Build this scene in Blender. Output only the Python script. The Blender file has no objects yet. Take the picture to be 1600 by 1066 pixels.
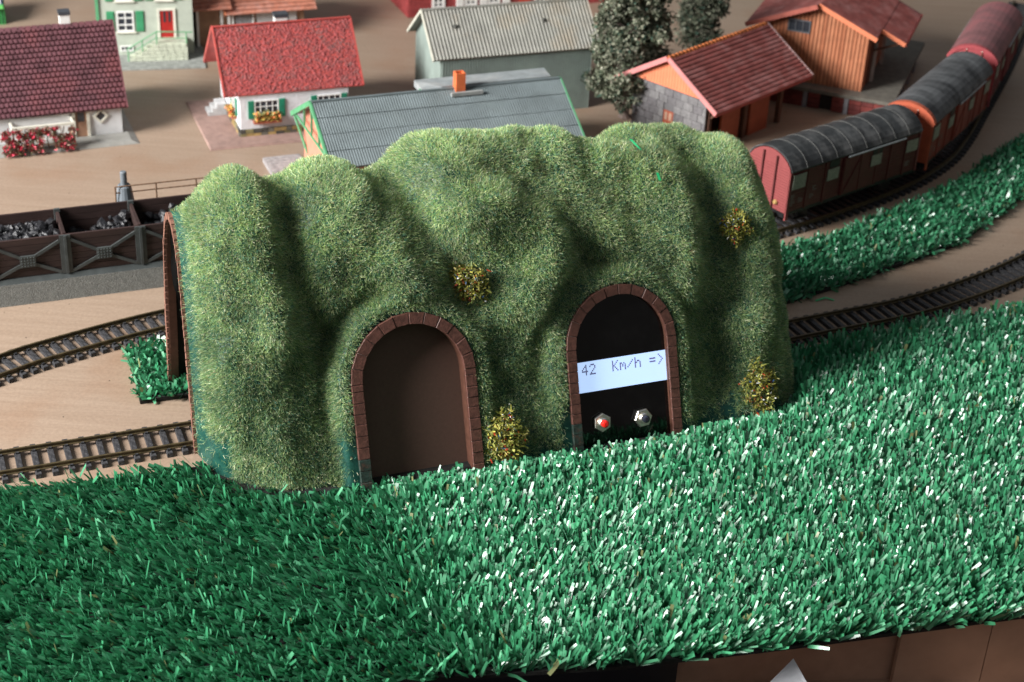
import bpy, math, random
import numpy as np
from mathutils import Matrix, Vector

random.seed(7)
RNG = np.random.default_rng(7)
S = 0.001                       # everything below is written in millimetres
scene = bpy.context.scene
COL = scene.collection

# ------------------------------------------------------------------ camera
cam_data = bpy.data.cameras.new('camera')
cam = bpy.data.objects.new('camera', cam_data)
COL.objects.link(cam)
cam_data.sensor_width = 36
cam_data.lens = 2600 / 1600 * 36
cam_data.clip_start = 0.02
cam_data.clip_end = 20
cam.matrix_world = (Matrix.Translation((0, 0, 444.8 * S))
                    @ Matrix.Rotation(math.radians(90 - 29.78), 4, 'X')
                    @ Matrix.Rotation(math.radians(3.11), 4, 'Z'))
cam_data.dof.use_dof = True
cam_data.dof.focus_distance = 0.745
cam_data.dof.aperture_fstop = 19.0
scene.camera = cam
scene.render.resolution_x = 1024
scene.render.resolution_y = 682

# ------------------------------------------------------------------ light
world = bpy.data.worlds.new('World')
scene.world = world
world.use_nodes = True
_nt = world.node_tree
_tc = _nt.nodes.new('ShaderNodeTexCoord'); _sx = _nt.nodes.new('ShaderNodeSeparateXYZ'); _cr = _nt.nodes.new('ShaderNodeValToRGB')
_nt.links.new(_tc.outputs['Generated'], _sx.inputs[0]); _nt.links.new(_sx.outputs['Z'], _cr.inputs[0]); _nt.links.new(_cr.outputs[0], _nt.nodes['Background'].inputs[0])
_cr.color_ramp.elements[0].position = 0.0; _cr.color_ramp.elements[0].color = (0.32, 0.25, 0.20, 1)   # dim room
_cr.color_ramp.elements[1].position = 0.75; _cr.color_ramp.elements[1].color = (0.84, 0.90, 0.96, 1)    # pale ceiling
_nt.nodes['Background'].inputs[1].default_value = 0.25
ld = bpy.data.lights.new('window_light', 'AREA')
ld.shape = 'RECTANGLE'
ld.size = 0.54
ld.size_y = 0.66
ld.energy = 66
ld.color = (1.0, 0.985, 0.96)
lo = bpy.data.objects.new('window_light', ld)
COL.objects.link(lo)
_c = Vector((0.0, 0.78, 0.05))
_d = Vector((-0.78, -0.36, 0.46)).normalized()
lo.location = _c + _d * 1.5
lo.rotation_euler = (-_d).to_track_quat('-Z', 'Y').to_euler()
scene.view_settings.view_transform = 'Standard'
scene.view_settings.look = 'None'
scene.view_settings.exposure = 0.0
scene.view_settings.gamma = 1.0

# ------------------------------------------------------------------ materials
MATS = {}
def mat(name, col, rough=0.6, var=0.12, scale=0.15, bump=0.0, bscale=1.5, metal=0.0, spec=0.4,
        stain=None, samt=0.0, sscale=0.03, emit=0.0, coat=0.0, trans=0.0, attr=None, stretch=(1, 1, 1)):
    """Principled material: base colour broken up by noise (scale in 1/mm), optional stains and bump."""
    if name in MATS: return MATS[name]
    m = bpy.data.materials.new(name); m.use_nodes = True
    nt = m.node_tree; N = nt.nodes; L = nt.links
    b = N['Principled BSDF']; out = N['Material Output']
    b.inputs['Roughness'].default_value = rough
    b.inputs['Metallic'].default_value = metal
    b.inputs['Specular IOR Level'].default_value = spec
    b.inputs['Coat Weight'].default_value = coat
    b.inputs['Coat Roughness'].default_value = 0.30
    tc = N.new('ShaderNodeTexCoord'); mp = N.new('ShaderNodeMapping')
    mp.inputs['Scale'].default_value = tuple(1000 * s for s in stretch)
    L.new(tc.outputs['Object'], mp.inputs['Vector'])
    def noise(sc, det=4, ro=0.6):
        n = N.new('ShaderNodeTexNoise'); n.inputs['Scale'].default_value = sc
        n.inputs['Detail'].default_value = det; n.inputs['Roughness'].default_value = ro
        L.new(mp.outputs[0], n.inputs['Vector']); return n
    if attr:
        a = N.new('ShaderNodeAttribute'); a.attribute_name = attr; src = a.outputs['Color']
    else:
        r = N.new('ShaderNodeRGB'); r.outputs[0].default_value = (*col, 1); src = r.outputs[0]
    if var > 0:
        n = noise(scale)
        mr = N.new('ShaderNodeMapRange'); mr.inputs[1].default_value = 0.3; mr.inputs[2].default_value = 0.7
        mr.inputs[3].default_value = 1 - var * 1.6; mr.inputs[4].default_value = 1 + var * 1.6
        L.new(n.outputs[0], mr.inputs[0])
        mx = N.new('ShaderNodeVectorMath'); mx.operation = 'SCALE'
        L.new(src, mx.inputs[0]); L.new(mr.outputs[0], mx.inputs['Scale']); src = mx.outputs[0]
    if stain:
        n = noise(sscale, 6, 0.65)
        mr = N.new('ShaderNodeMapRange'); mr.inputs[1].default_value = 0.48; mr.inputs[2].default_value = 0.68
        mr.inputs[3].default_value = 0; mr.inputs[4].default_value = samt
        L.new(n.outputs[0], mr.inputs[0])
        mx = N.new('ShaderNodeMix'); mx.data_type = 'RGBA'
        L.new(mr.outputs[0], mx.inputs[0]); L.new(src, mx.inputs[6]); mx.inputs[7].default_value = (*stain, 1)
        src = mx.outputs[2]
    L.new(src, b.inputs['Base Color'])
    if bump > 0:
        n = noise(bscale, 5, 0.6)
        bp = N.new('ShaderNodeBump'); bp.inputs['Strength'].default_value = bump
        bp.inputs['Distance'].default_value = 0.5 * S
        L.new(n.outputs[0], bp.inputs['Height']); L.new(bp.outputs[0], b.inputs['Normal'])
    if emit > 0:
        b.inputs['Emission Color'].default_value = (*col, 1)
        b.inputs['Emission Strength'].default_value = emit
    if trans > 0:
        t = N.new('ShaderNodeBsdfTranslucent'); L.new(src, t.inputs[0])
        ms = N.new('ShaderNodeMixShader'); ms.inputs[0].default_value = trans
        L.new(b.outputs[0], ms.inputs[1]); L.new(t.outputs[0], ms.inputs[2]); L.new(ms.outputs[0], out.inputs[0])
    MATS[name] = m
    return m

def plywood():
    m = bpy.data.materials.new('plywood'); m.use_nodes = True
    nt = m.node_tree; N = nt.nodes; L = nt.links; b = N['Principled BSDF']
    tc = N.new('ShaderNodeTexCoord'); mp = N.new('ShaderNodeMapping')
    mp.inputs['Scale'].default_value = (1000, 1000, 1000)
    L.new(tc.outputs['Object'], mp.inputs[0])
    gr = N.new('ShaderNodeMapping'); gr.inputs['Scale'].default_value = (0.012, 0.22, 1)
    L.new(mp.outputs[0], gr.inputs[0])
    n1 = N.new('ShaderNodeTexNoise'); n1.inputs['Scale'].default_value = 1.0; n1.inputs['Detail'].default_value = 8; n1.inputs['Roughness'].default_value = 0.65; n1.inputs['Distortion'].default_value = 0.6
    L.new(gr.outputs[0], n1.inputs[0])
    cr = N.new('ShaderNodeValToRGB'); e = cr.color_ramp.elements
    e[0].position = 0.25; e[0].color = (0.275, 0.195, 0.14, 1); e[1].position = 0.75; e[1].color = (0.345, 0.255, 0.19, 1)
    L.new(n1.outputs[0], cr.inputs[0])
    n2 = N.new('ShaderNodeTexNoise'); n2.inputs['Scale'].default_value = 0.018; n2.inputs['Detail'].default_value = 5
    L.new(mp.outputs[0], n2.inputs[0])
    mr = N.new('ShaderNodeMapRange'); mr.inputs[1].default_value = 0.52; mr.inputs[2].default_value = 0.72; mr.inputs[4].default_value = 0.55
    L.new(n2.outputs[0], mr.inputs[0])
    mx = N.new('ShaderNodeMix'); mx.data_type = 'RGBA'; mx.inputs[7].default_value = (0.27, 0.16, 0.10, 1)
    L.new(mr.outputs[0], mx.inputs[0]); L.new(cr.outputs[0], mx.inputs[6])
    n3 = N.new('ShaderNodeTexNoise'); n3.inputs['Scale'].default_value = 0.55; n3.inputs['Detail'].default_value = 6; n3.inputs['Roughness'].default_value = 0.7
    L.new(mp.outputs[0], n3.inputs[0])
    mr2 = N.new('ShaderNodeMapRange'); mr2.inputs[1].default_value = 0.3; mr2.inputs[2].default_value = 0.7; mr2.inputs[3].default_value = 0.86; mr2.inputs[4].default_value = 1.12
    L.new(n3.outputs[0], mr2.inputs[0])
    sc = N.new('ShaderNodeVectorMath'); sc.operation = 'SCALE'; L.new(mx.outputs[2], sc.inputs[0]); L.new(mr2.outputs[0], sc.inputs['Scale'])
    L.new(sc.outputs[0], b.inputs['Base Color'])
    b.inputs['Roughness'].default_value = 0.48; b.inputs['Specular IOR Level'].default_value = 0.45
    bp = N.new('ShaderNodeBump'); bp.inputs['Strength'].default_value = 0.25; bp.inputs['Distance'].default_value = 0.3 * S
    L.new(n3.outputs[0], bp.inputs['Height']); L.new(bp.outputs[0], b.inputs['Normal'])
    return m

# ------------------------------------------------------------------ mesh builders
class MB:
    """Collects simple solids in millimetres; build() links them as one mesh object."""
    def __init__(s): s.v = []; s.f = []
    def add(s, vs, fs):
        k = len(s.v); s.v += [tuple(p) for p in vs]; s.f += [tuple(i + k for i in f) for f in fs]; return s
    def box(s, x0, x1, y0, y1, z0, z1):
        if x0 > x1: x0, x1 = x1, x0
        if y0 > y1: y0, y1 = y1, y0
        if z0 > z1: z0, z1 = z1, z0
        return s.add([(x0, y0, z0), (x1, y0, z0), (x1, y1, z0), (x0, y1, z0), (x0, y0, z1), (x1, y0, z1), (x1, y1, z1), (x0, y1, z1)],
                     [(3, 2, 1, 0), (4, 5, 6, 7), (0, 1, 5, 4), (1, 2, 6, 5), (2, 3, 7, 6), (3, 0, 4, 7)])
    def hexa(s, b, t):
        """solid between a bottom polygon b and a top polygon t with the same number of points"""
        n = len(b)
        return s.add(list(b) + list(t), [tuple(range(n - 1, -1, -1)), tuple(range(n, 2 * n))] +
                     [(i, (i + 1) % n, n + (i + 1) % n, n + i) for i in range(n)])
    def bar(s, a, b, w, h, up=(0, 0, 1)):
        a = Vector(a); b = Vector(b); d = (b - a).normalized(); u = Vector(up)
        r = d.cross(u)
        if r.length < 1e-4: r = d.cross(Vector((1, 0, 0)))
        r.normalize(); u = r.cross(d).normalized()
        q = lambda p: [p - r * w / 2 - u * h / 2, p + r * w / 2 - u * h / 2, p + r * w / 2 + u * h / 2, p - r * w / 2 + u * h / 2]
        return s.hexa(q(a), q(b))
    def tube(s, pts, r, n=8):
        pts = [Vector(p) for p in pts]; rs = r if isinstance(r, (list, tuple)) else [r] * len(pts)
        rings = []
        for i, p in enumerate(pts):
            d = (pts[min(i + 1, len(pts) - 1)] - pts[max(i - 1, 0)]).normalized()
            a = d.cross(Vector((0, 0, 1)))
            if a.length < 0.05: a = d.cross(Vector((0, 1, 0)))
            a.normalize(); b = d.cross(a)
            rings.append([p + (a * math.cos(t) + b * math.sin(t)) * rs[i] for t in [2 * math.pi * k / n for k in range(n)]])
        vs = [q for R in rings for q in R]; fs = []
        for i in range(len(pts) - 1):
            for k in range(n):
                fs.append((i * n + k, i * n + (k + 1) % n, (i + 1) * n + (k + 1) % n, (i + 1) * n + k))
        fs.append(tuple(range(n - 1, -1, -1))); fs.append(tuple(range((len(pts) - 1) * n, len(pts) * n)))
        return s.add(vs, fs)
    def lathe(s, c, prof, n=14, axis='z'):
        c = Vector(c); vs = []; fs = []
        for (r, h) in prof:
            for k in range(n):
                t = 2 * math.pi * k / n
                o = {'z': (r * math.cos(t), r * math.sin(t), h), 'y': (r * math.cos(t), h, r * math.sin(t)), 'x': (h, r * math.cos(t), r * math.sin(t))}[axis]
                vs.append(c + Vector(o))
        for i in range(len(prof) - 1):
            for k in range(n): fs.append((i * n + k, i * n + (k + 1) % n, (i + 1) * n + (k + 1) % n, (i + 1) * n + k))
        fs.append(tuple(range(n - 1, -1, -1))); fs.append(tuple(range((len(prof) - 1) * n, len(prof) * n)))
        return s.add(vs, fs)
    def extrude_y(s, poly, y0, y1):     # poly in (x,z)
        return s.hexa([(x, y0, z) for x, z in poly], [(x, y1, z) for x, z in poly])
    def extrude_x(s, poly, x0, x1):     # poly in (y,z)
        return s.hexa([(x0, y, z) for y, z in poly], [(x1, y, z) for y, z in poly])
    def lump(s, c, r, seed=0, sub=1, flat=1.0):
        rn = random.Random(seed); c = Vector(c)
        ico = [(0, 0, -1), (.72, -.53, -.45), (-.28, -.85, -.45), (-.89, 0, -.45), (-.28, .85, -.45), (.72, .53, -.45), (.28, -.85, .45), (-.72, -.53, .45), (-.72, .53, .45), (.28, .85, .45), (.89, 0, .45), (0, 0, 1)]
        fc = [(0, 1, 2), (1, 0, 5), (0, 2, 3), (0, 3, 4), (0, 4, 5), (1, 5, 10), (2, 1, 6), (3, 2, 7), (4, 3, 8), (5, 4, 9), (1, 10, 6), (2, 6, 7), (3, 7, 8), (4, 8, 9), (5, 9, 10), (6, 10, 11), (7, 6, 11), (8, 7, 11), (9, 8, 11), (10, 9, 11)]
        sx, sy, sz = rn.uniform(.75, 1.3), rn.uniform(.75, 1.3), rn.uniform(.7, 1.1) * flat
        a = rn.uniform(0, 6.28); ca, sa = math.cos(a), math.sin(a); vs = []
        for (x, y, z) in ico:
            k = r * rn.uniform(.7, 1.25); x, y, z = x * sx * k, y * sy * k, z * sz * k
            vs.append(c + Vector((x * ca - y * sa, x * sa + y * ca, z)))
        return s.add(vs, fc)
    def build(s, name, m, parent=None, smooth=False, bevel=0.0, **kw):
        me = bpy.data.meshes.new(name)
        me.from_pydata([(x * S, y * S, z * S) for x, y, z in s.v], [], s.f)
        me.materials.append(m)
        import bmesh
        bm = bmesh.new(); bm.from_mesh(me); bmesh.ops.recalc_face_normals(bm, faces=bm.faces)
        if bevel > 0:
            try: bmesh.ops.bevel(bm, geom=bm.edges[:], offset=bevel * S, segments=1, affect='EDGES', profile=0.5)
            except Exception: pass
        bm.to_mesh(me); bm.free()
        if smooth:
            me.polygons.foreach_set('use_smooth', [True] * len(me.polygons))
        return link(name, me, parent, **kw)

def link(name, me, parent=None, **kw):
    o = bpy.data.objects.new(name, me); COL.objects.link(o)
    if parent is not None: o.parent = parent
    for k, v in kw.items(): o[k] = v
    return o

def thing(name, label, cat, loc=(0, 0, 0), rz=0.0, group=None):
    o = bpy.data.objects.new(name, None); COL.objects.link(o)
    o.empty_display_size = 0.01
    o.location = [c * S for c in loc]; o.rotation_euler = (0, 0, rz)
    o['label'] = label; o['category'] = cat
    if group: o['group'] = group
    return o

def np_mesh(name, V, F, m, parent=None, colors=None, smooth=False, **kw):
    """V (n,3) in mm, F (k,3|4) ints; colors (n,3) per vertex"""
    me = bpy.data.meshes.new(name)
    V = np.asarray(V, np.float32) * S; F = np.asarray(F, np.int32); k = F.shape[1]
    me.vertices.add(len(V)); me.vertices.foreach_set('co', V.ravel())
    me.loops.add(F.size); me.loops.foreach_set('vertex_index', F.ravel())
    me.polygons.add(len(F)); me.polygons.foreach_set('loop_start', np.arange(0, F.size, k, dtype=np.int32))
    me.polygons.foreach_set('loop_total', np.full(len(F), k, np.int32))
    if smooth: me.polygons.foreach_set('use_smooth', np.ones(len(F), bool))
    me.update(calc_edges=True)
    if colors is not None:
        at = me.color_attributes.new('tint', 'FLOAT_COLOR', 'POINT')
        c4 = np.ones((len(V), 4), np.float32); c4[:, :3] = colors
        at.data.foreach_set('color', c4.ravel())
    me.materials.append(m)
    return link(name, me, parent, **kw)

def blades(P, N, length, width, bend, lean, jitter, rng, segs=2, face=None):
    """ribbon blades: P roots (n,3), N growth direction (n,3), lean (n,3) added towards the tip"""
    n = len(P)
    D = N + rng.normal(0, 1, (n, 3)) * jitter[:, None] + lean
    D /= np.linalg.norm(D, axis=1)[:, None]
    R = rng.normal(0, 1, (n, 3))
    if face is not None: R = R * face[1][:, None] + face[0]
    W = np.cross(D, R); W /= np.linalg.norm(W, axis=1)[:, None]
    Bn = np.cross(W, D)
    rows = []
    for k in range(segs + 1):
        t = k / segs
        c = P + D * (length * t)[:, None] + Bn * (bend * length * t * t)[:, None]
        w = width * (1.0 if k < segs else 0.75) * 0.5
        rows += [c - W * w[:, None], c + W * w[:, None]]
    V = np.stack(rows, 1).reshape(-1, 3); st = 2 * (segs + 1); F = []
    base = np.arange(n) * st
    for k in range(segs):
        F.append(np.stack([base + 2 * k, base + 2 * k + 1, base + 2 * k + 3, base + 2 * k + 2], 1))
    return V, np.concatenate(F)
# ------------------------------------------------------------------ board frame of the model layout
TH = math.radians(22.3)
E1 = np.array([math.cos(TH), math.sin(TH), 0.0]); E2 = np.array([-math.sin(TH), math.cos(TH), 0.0])
OR0 = np.array([-145.0, 651.0, 0.0])
def W3(a, b, z=0.0):
    """board coordinates (a along the tunnel, b to the back) -> world millimetres"""
    return OR0 + E1 * a + E2 * b + np.array([0, 0, z])
BETA = 0.37                       # how far the tunnel's front leans back
ARCHES = [dict(s=65.1, w=60.0, hs=51.2, ring=5.4), dict(s=171.1, w=57.6, hs=52.1, ring=4.9)]
B0 = -52.0

#MOUND-BEGIN
TA = [0, 5, 15, 33, 55, 120, 150, 240, 275, 290, 300, 307, 312]
TBF = [0, -20, -32, -41, -45, -48, -50, -48, -47, -42, -33, -17, 2]
TBB_A = [0, 60, 150, 250, 300, 312]
TBB = [68, 74, 88, 96, 90, 80]
TH_A = [0, 9, 24, 54, 70, 87, 101, 118, 141, 167, 184, 201, 234, 259, 278, 298, 306, 312]
THZ = [111, 121, 127, 126, 126, 120, 124, 130, 134, 133, 127, 121, 122, 121, 115, 100, 85, 70]
PM = np.array([(0, 0), (.07, .2), (.15, .4), (.23, .6), (.29, .75), (.37, .88), (.47, .97), (.57, 1), (.70, .97), (.82, .86), (.90, .68), (.95, .45), (.98, .2), (1, 0)])
PE = np.array([(0, 0), (.04, .2), (.10, .4), (.16, .6), (.22, .75), (.29, .88), (.38, .97), (.5, 1), (.62, .97), (.75, .87), (.84, .72), (.9, .5), (.95, .25), (1, 0)])
def sstep(x, a, b):
    t = np.clip((x - a) / (b - a), 0, 1); return t * t * (3 - 2 * t)
def mound_base(A, T):
    """A, T arrays -> (a,b,z) in board mm; T in 0..1 runs from the front foot over the top to the back foot"""
    tt = np.linspace(0, 1, len(PM))
    def smooth(P, T, j):
        d = 0.02; return (np.interp(T, tt, P[:, j]) * 2 + np.interp(np.clip(T - d, 0, 1), tt, P[:, j]) + np.interp(np.clip(T + d, 0, 1), tt, P[:, j])) / 4
    w = sstep(A, 0, 45)
    u = smooth(PE, T, 0) * (1 - w) + smooth(PM, T, 0) * w
    v = smooth(PE, T, 1) * (1 - w) + smooth(PM, T, 1) * w
    bf = np.interp(A, TA, TBF); bb = np.interp(A, TBB_A, TBB)
    d = 4.0; h = (np.interp(A, TH_A, THZ) * 2 + np.interp(A - d, TH_A, THZ) + np.interp(A + d, TH_A, THZ)) / 4
    return np.stack([A, bf + (bb - bf) * u, h * v], -1)
#MOUND-END
FEATURES = [
  ([(24.0, 34.1, 122.4), (34.0, 17.8, 125.2), (31.0, -4.2, 104.1), (38.0, -17.0, 71.2)], 7, 11),
  ([(45.0, 25.7, 125.5), (47.0, 4.7, 115.2), (44.0, -6.9, 97.5), (53.0, -16.4, 74.8), (60.0, -22.9, 57.5)], -9, 9),
  ([(12.0, 15.3, 120.0), (12.0, -5.6, 91.5)], 3, 14),
  ([(70.0, 36.1, 123.7), (81.0, 8.5, 114.8), (92.0, -6.4, 93.6), (99.0, -13.7, 77.1)], 7, 16),
  ([(98.0, 24.3, 123.2), (107.0, 2.4, 110.1), (118.0, -7.6, 94.3), (126.0, -13.6, 78.7)], -8, 10),
  ([(118.0, 44.5, 125.5), (126.0, 15.6, 125.3), (128.0, 1.8, 111.2)], 6, 14),
  ([(168.0, 26.0, 129.0), (172.0, 13, 120.0)], -5, 7),
  ([(147.0, 1.2, 109.2), (166.0, -2.2, 101.9), (167.0, -8.9, 87.6), (155.0, -16.4, 69.8)], 8, 15),
  ([(154.0, 13.2, 122.6), (171.0, 3.0, 109.4), (182.0, -2.9, 96.8), (193.0, -11.5, 75.4)], -8, 9),
  ([(182.0, 25.7, 124.5), (214.0, 20.4, 116.9), (236.0, 10.1, 108.7), (240.0, -3.6, 89.4), (243.0, -12.7, 69.6)], 8, 15),
  ([(200.0, -0.3, 96.4), (214.0, -10.6, 75.2)], 4, 14),
  ([(260.0, 25.7, 118.0), (259.0, 6.1, 103.4), (256.0, -9.6, 76.1), (254.0, -25.2, 42.0), (254.0, -35.6, 18.4)], -11, 11),
  ([(283.0, 37.6, 112.2), (282.0, 7.7, 100.1), (282.0, -9.4, 73.3), (280.0, -23.8, 43.5)], 6, 12),
  ([(271.0, -8.7, 77.0), (272.0, -17.8, 57.3)], -5, 7),
  ([(213.0, 49.6, 118.0), (231.0, 35.4, 121.4)], -5, 7),
  ([(229.0, 52.4, 117.8), (262.0, 48.7, 117.5)], 4, 9),
  ([(24.0, -22.8, 49.4), (30.0, -33.1, 20.6)], 4, 18),
  ([(48.0, -21.8, 58.8), (50.0, -34.4, 24.6)], -4, 14),
  ([(7.0, -10.2, 59.0), (7.0, -17.2, 29.5)], 3, 12),
  ([(147.0, -21.7, 57.1), (154.0, -37.0, 17.1)], -5, 14),
  ([(169.0, -16.8, 67.7), (167.0, -37.5, 15.6)], 4, 12),
  ([(129.0, 34.1, 129.9), (163.0, 29.3, 130.2)], 3, 12),
]
def arch_sd(arc, s, h):
    """signed distance (positive outside) from the outer outline of an arch, in its own leaning plane"""
    r = arc['w'] / 2; x = s - (arc['s'] + r); y = h - arc['hs']
    return np.where(y > 0, np.hypot(x, np.maximum(y, 0)), np.abs(x)) - r

def mound_surface(A, T):
    P = mound_base(A, T)
    e = 1e-2
    dA = mound_base(np.clip(A + e, 0, 312), T) - mound_base(np.clip(A - e, 0, 312), T)
    dT = mound_base(A, np.clip(T + e, 0, 1)) - mound_base(A, np.clip(T - e, 0, 1))
    N = np.cross(dA, dT); N /= np.linalg.norm(N, axis=-1, keepdims=True) + 1e-9
    c = P - np.array([150, 20, 40]); N = np.where((N * c).sum(-1, keepdims=True) < 0, -N, N)
    D = np.zeros(A.shape)
    for pl, amp, rad in FEATURES:
        best = np.full(A.shape, 1e9)
        for p, q in zip(pl[:-1], pl[1:]):
            p = np.array(p); q = np.array(q); d = q - p
            t = np.clip(((P - p) * d).sum(-1) / (d @ d), 0, 1)
            best = np.minimum(best, np.linalg.norm(P - p - d * t[..., None], axis=-1))
        D += amp * (.82 if amp < -5 else 1.0) * np.exp(-(best / rad) ** 2)
    # small irregular lumps of the cast shell
    D += 0.9 * np.sin(A * .13 + P[..., 2] * .05) * np.sin(P[..., 2] * .11 + P[..., 1] * .09 + A * .03) + .5 * np.sin(A * .31 + 1.3) * np.sin(P[..., 2] * .27 + A * .1)
    # the surface falls back beside the left flank of each arch and a little above it
    hh = P[..., 2] * math.cos(BETA) + (P[..., 1] - B0) * math.sin(BETA)
    for arc in ARCHES:
        sd = arch_sd(arc, A, hh); side = A - (arc['s'] + arc['w'] * .45)
        D -= 3.6 * np.exp(-((sd - 12.0) / 5.0) ** 2) * sstep(P[..., 2], 14, 45) * (1 - .85 * sstep(side, -22, 10)) * (P[..., 1] < 20)
    D += .8 * np.sin(A * .22 + P[..., 2] * .13 + 1) * np.sin(P[..., 2] * .19 - A * .07) * np.sin(A * .05 + P[..., 1] * .06) + .35 * np.sin(A * .47 + 2 * np.sin(P[..., 2] * .1)) * np.sin(P[..., 2] * .38 + P[..., 1] * .3)
    D *= sstep(A, 0, 14) * (0.35 + 0.65 * sstep(P[..., 2], 0, 25))
    P = P + N * D[..., None]
    # hoods: near each arch the shell swells forward to the plane of the arch
    n = np.array([0, math.cos(BETA), -math.sin(BETA)])       # into the hill
    for arc in ARCHES:
        dpt = (P[..., 1] - B0) * math.cos(BETA) - P[..., 2] * math.sin(BETA)
        h = P[..., 2] * math.cos(BETA) + (P[..., 1] - B0) * math.sin(BETA)
        sd = arch_sd(arc, P[..., 0], h)
        k = 1 - sstep(sd, 4.0, 9.5)
        front = P[..., 1] < 30
        mv = np.where(front, (-dpt + 0.8) * k, 0)
        P = P + n * mv[..., None]
    return P

# ------------------------------------------------------------------ setting: the board
M_WOOD = plywood()
def board():
    mb = MB()
    # top sheet of the layout, front edge runs under the front edge of the turf
    fr = [(-700, -145), (42, -162), (128, -180), (207, -191), (309, -203), (900, -236)]
    pts = [W3(a, b) for a, b in fr] + [W3(2600, 2600), W3(-1800, 2600)]
    mb.hexa([(p[0], p[1], -12) for p in pts], [(p[0], p[1], 0) for p in pts])
    mb.build('plywood_board', M_WOOD, kind='structure')
board()

# ------------------------------------------------------------------ artificial turf
M_TURF = mat('turf_plastic', (0.02, 0.2, 0.1), rough=0.40, var=0.0, spec=0.9, attr='tint', trans=0.18, coat=0.8)
M_BACK = mat('turf_backing', (0.012, 0.012, 0.011), rough=0.9, var=0.3, scale=1.2, bump=0.6)
def inside(poly, x, y):
    c = np.zeros(len(x), bool); n = len(poly)
    for i in range(n):
        x1, y1 = poly[i]; x2, y2 = poly[(i + 1) % n]
        t = ((y1 > y) != (y2 > y)) & (x < (x2 - x1) * (y - y1) / (y2 - y1 + 1e-12) + x1)
        c ^= t
    return c
def turf(parent, poly, spacing, L, Wd, z0, leanf, region=None, seed=1, per=6, dens=1.0, bright=1.0, facef=None):
    rng = np.random.default_rng(seed)
    P = np.array(poly); lo = P.min(0); hi = P.max(0)
    gx, gy = np.meshgrid(np.arange(lo[0], hi[0], spacing), np.arange(lo[1], hi[1], spacing * .9))
    gx = gx + (np.arange(gx.shape[0]) % 2)[:, None] * spacing / 2
    x = (gx + rng.normal(0, spacing * .22, gx.shape)).ravel(); y = (gy + rng.normal(0, spacing * .22, gx.shape)).ravel()
    m = inside(poly, x, y)
    if region is not None: m &= region(x, y)
    x, y = x[m], y[m]
    x = np.repeat(x, per) + rng.normal(0, spacing * .24, len(x) * per); y = np.repeat(y, per) + rng.normal(0, spacing * .24, len(y) * per)
    n = len(x)
    roots = OR0 + E1 * x[:, None] + E2 * y[:, None] + np.array([0, 0, 1.0]) * z0
    up = np.tile([0., 0, 1], (n, 1)); lean, jit, lenf = leanf(x, y, rng)
    # blades of one tuft lean together
    ln = L * rng.uniform(.6, 1.15, n) * lenf
    # most blades turn a broad face to the front of the board
    V, F = blades(roots, up, ln, Wd * rng.uniform(.55, 1.2, n), rng.normal(.05, .26, n), lean, jit, rng, 2, face=facef(x, y) if facef else (-E2, np.full(n, 1.2)))
    h = rng.uniform(0, 1, n)
    base = np.array([0.042, 0.250, 0.115]); c = base * rng.uniform(.55, 1.5, n)[:, None]
    c = np.where((h < .12)[:, None], np.array([0.10, .38, .20]) * rng.uniform(.8, 1.3, n)[:, None], c)  # paler share of blades: plastic sheen put into the colour
    c = np.where((h > .988)[:, None], np.array([.22, .24, .10]), c) * bright
    np_mesh('grass_blades', V, F, M_TURF, parent, np.repeat(c, 6, 0), kind='stuff')

def turf_base(parent, poly, z0, z1, name='backing'):
    pts = [W3(a, b) for a, b in poly]
    MB().hexa([(p[0], p[1], z0) for p in pts], [(p[0], p[1], z1) for p in pts]).build(name, M_BACK, parent)

mat_poly = [(-340, -2), (-91, -6), (0, -11), (60, -20), (200, -10), (315, -2), (390, 4), (475, 5), (560, 7), (560, -248), (309, -222), (207, -210), (128, -199), (42, -180), (-340, -166)]
tm = thing('artificial_turf', 'wide mat of shiny emerald plastic grass covering the front of the board', 'artificial grass')
turf_base(tm, mat_poly, 0.4, 2.2)
def lean_main(x, y, rng):
    n = len(x)
    r = sstep(x + 5 * np.sin(y * .12), 40, 100)[:, None]          # left part brushed flat, right part standing
    patch = (np.sin(x * .021 + 1.1) * np.cos(y * .034 + x * .011) * .5 + np.sin(x * .06) * np.sin(y * .07) * .4)[:, None]
    # direction towards the camera is -E2
    lv = (-E2 * .30 - E1 * 1.05) * (1 - r) + (E2 * .40 + E1 * .42) * r
    lv = lv + E1 * patch * .35 - E2 * patch * .3 * (1 - r)
    lv = lv + rng.normal(0, .10, (n, 3))
    # the edges of the mat splay outwards
    e = sstep(-y, 175, 205)[:, None]; lv = lv - E2 * e * .7
    jit = .32 - .02 * (1 - r[:, 0])
    bf = np.interp(x, TA, TBF) - 6 * (((x > 62) & (x < 128)) | ((x > 168) & (x < 232))); gap = np.where((x > -2) & (x < 306), bf - y, 30)
    return lv, jit, (.88 + .12 * r[:, 0]) * np.clip(.22 + gap / 22, np.where((x > 66) & (x < 124) | (x > 172) & (x < 228), .48, .22), 1)
def face_main(x, y):
    r = sstep(x + 5 * np.sin(y * .12), 40, 100)[:, None]
    return np.array([-.45, -.67, .58]) * r + np.array([.70, .05, .70]) * (1 - r), .60 - .22 * r[:, 0]
def reg_main(x, y):
    out = ~((x > 0) & (x < 306) & (y > np.interp(x, TA, TBF) - 3.0 - 1.5 * (((x > 62) & (x < 128)) | ((x > 168) & (x < 232)))))
    return out
turf(tm, mat_poly, 4.1, 10.8, 1.6, 1.8, lean_main, reg_main, seed=3, per=8, facef=face_main)

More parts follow.
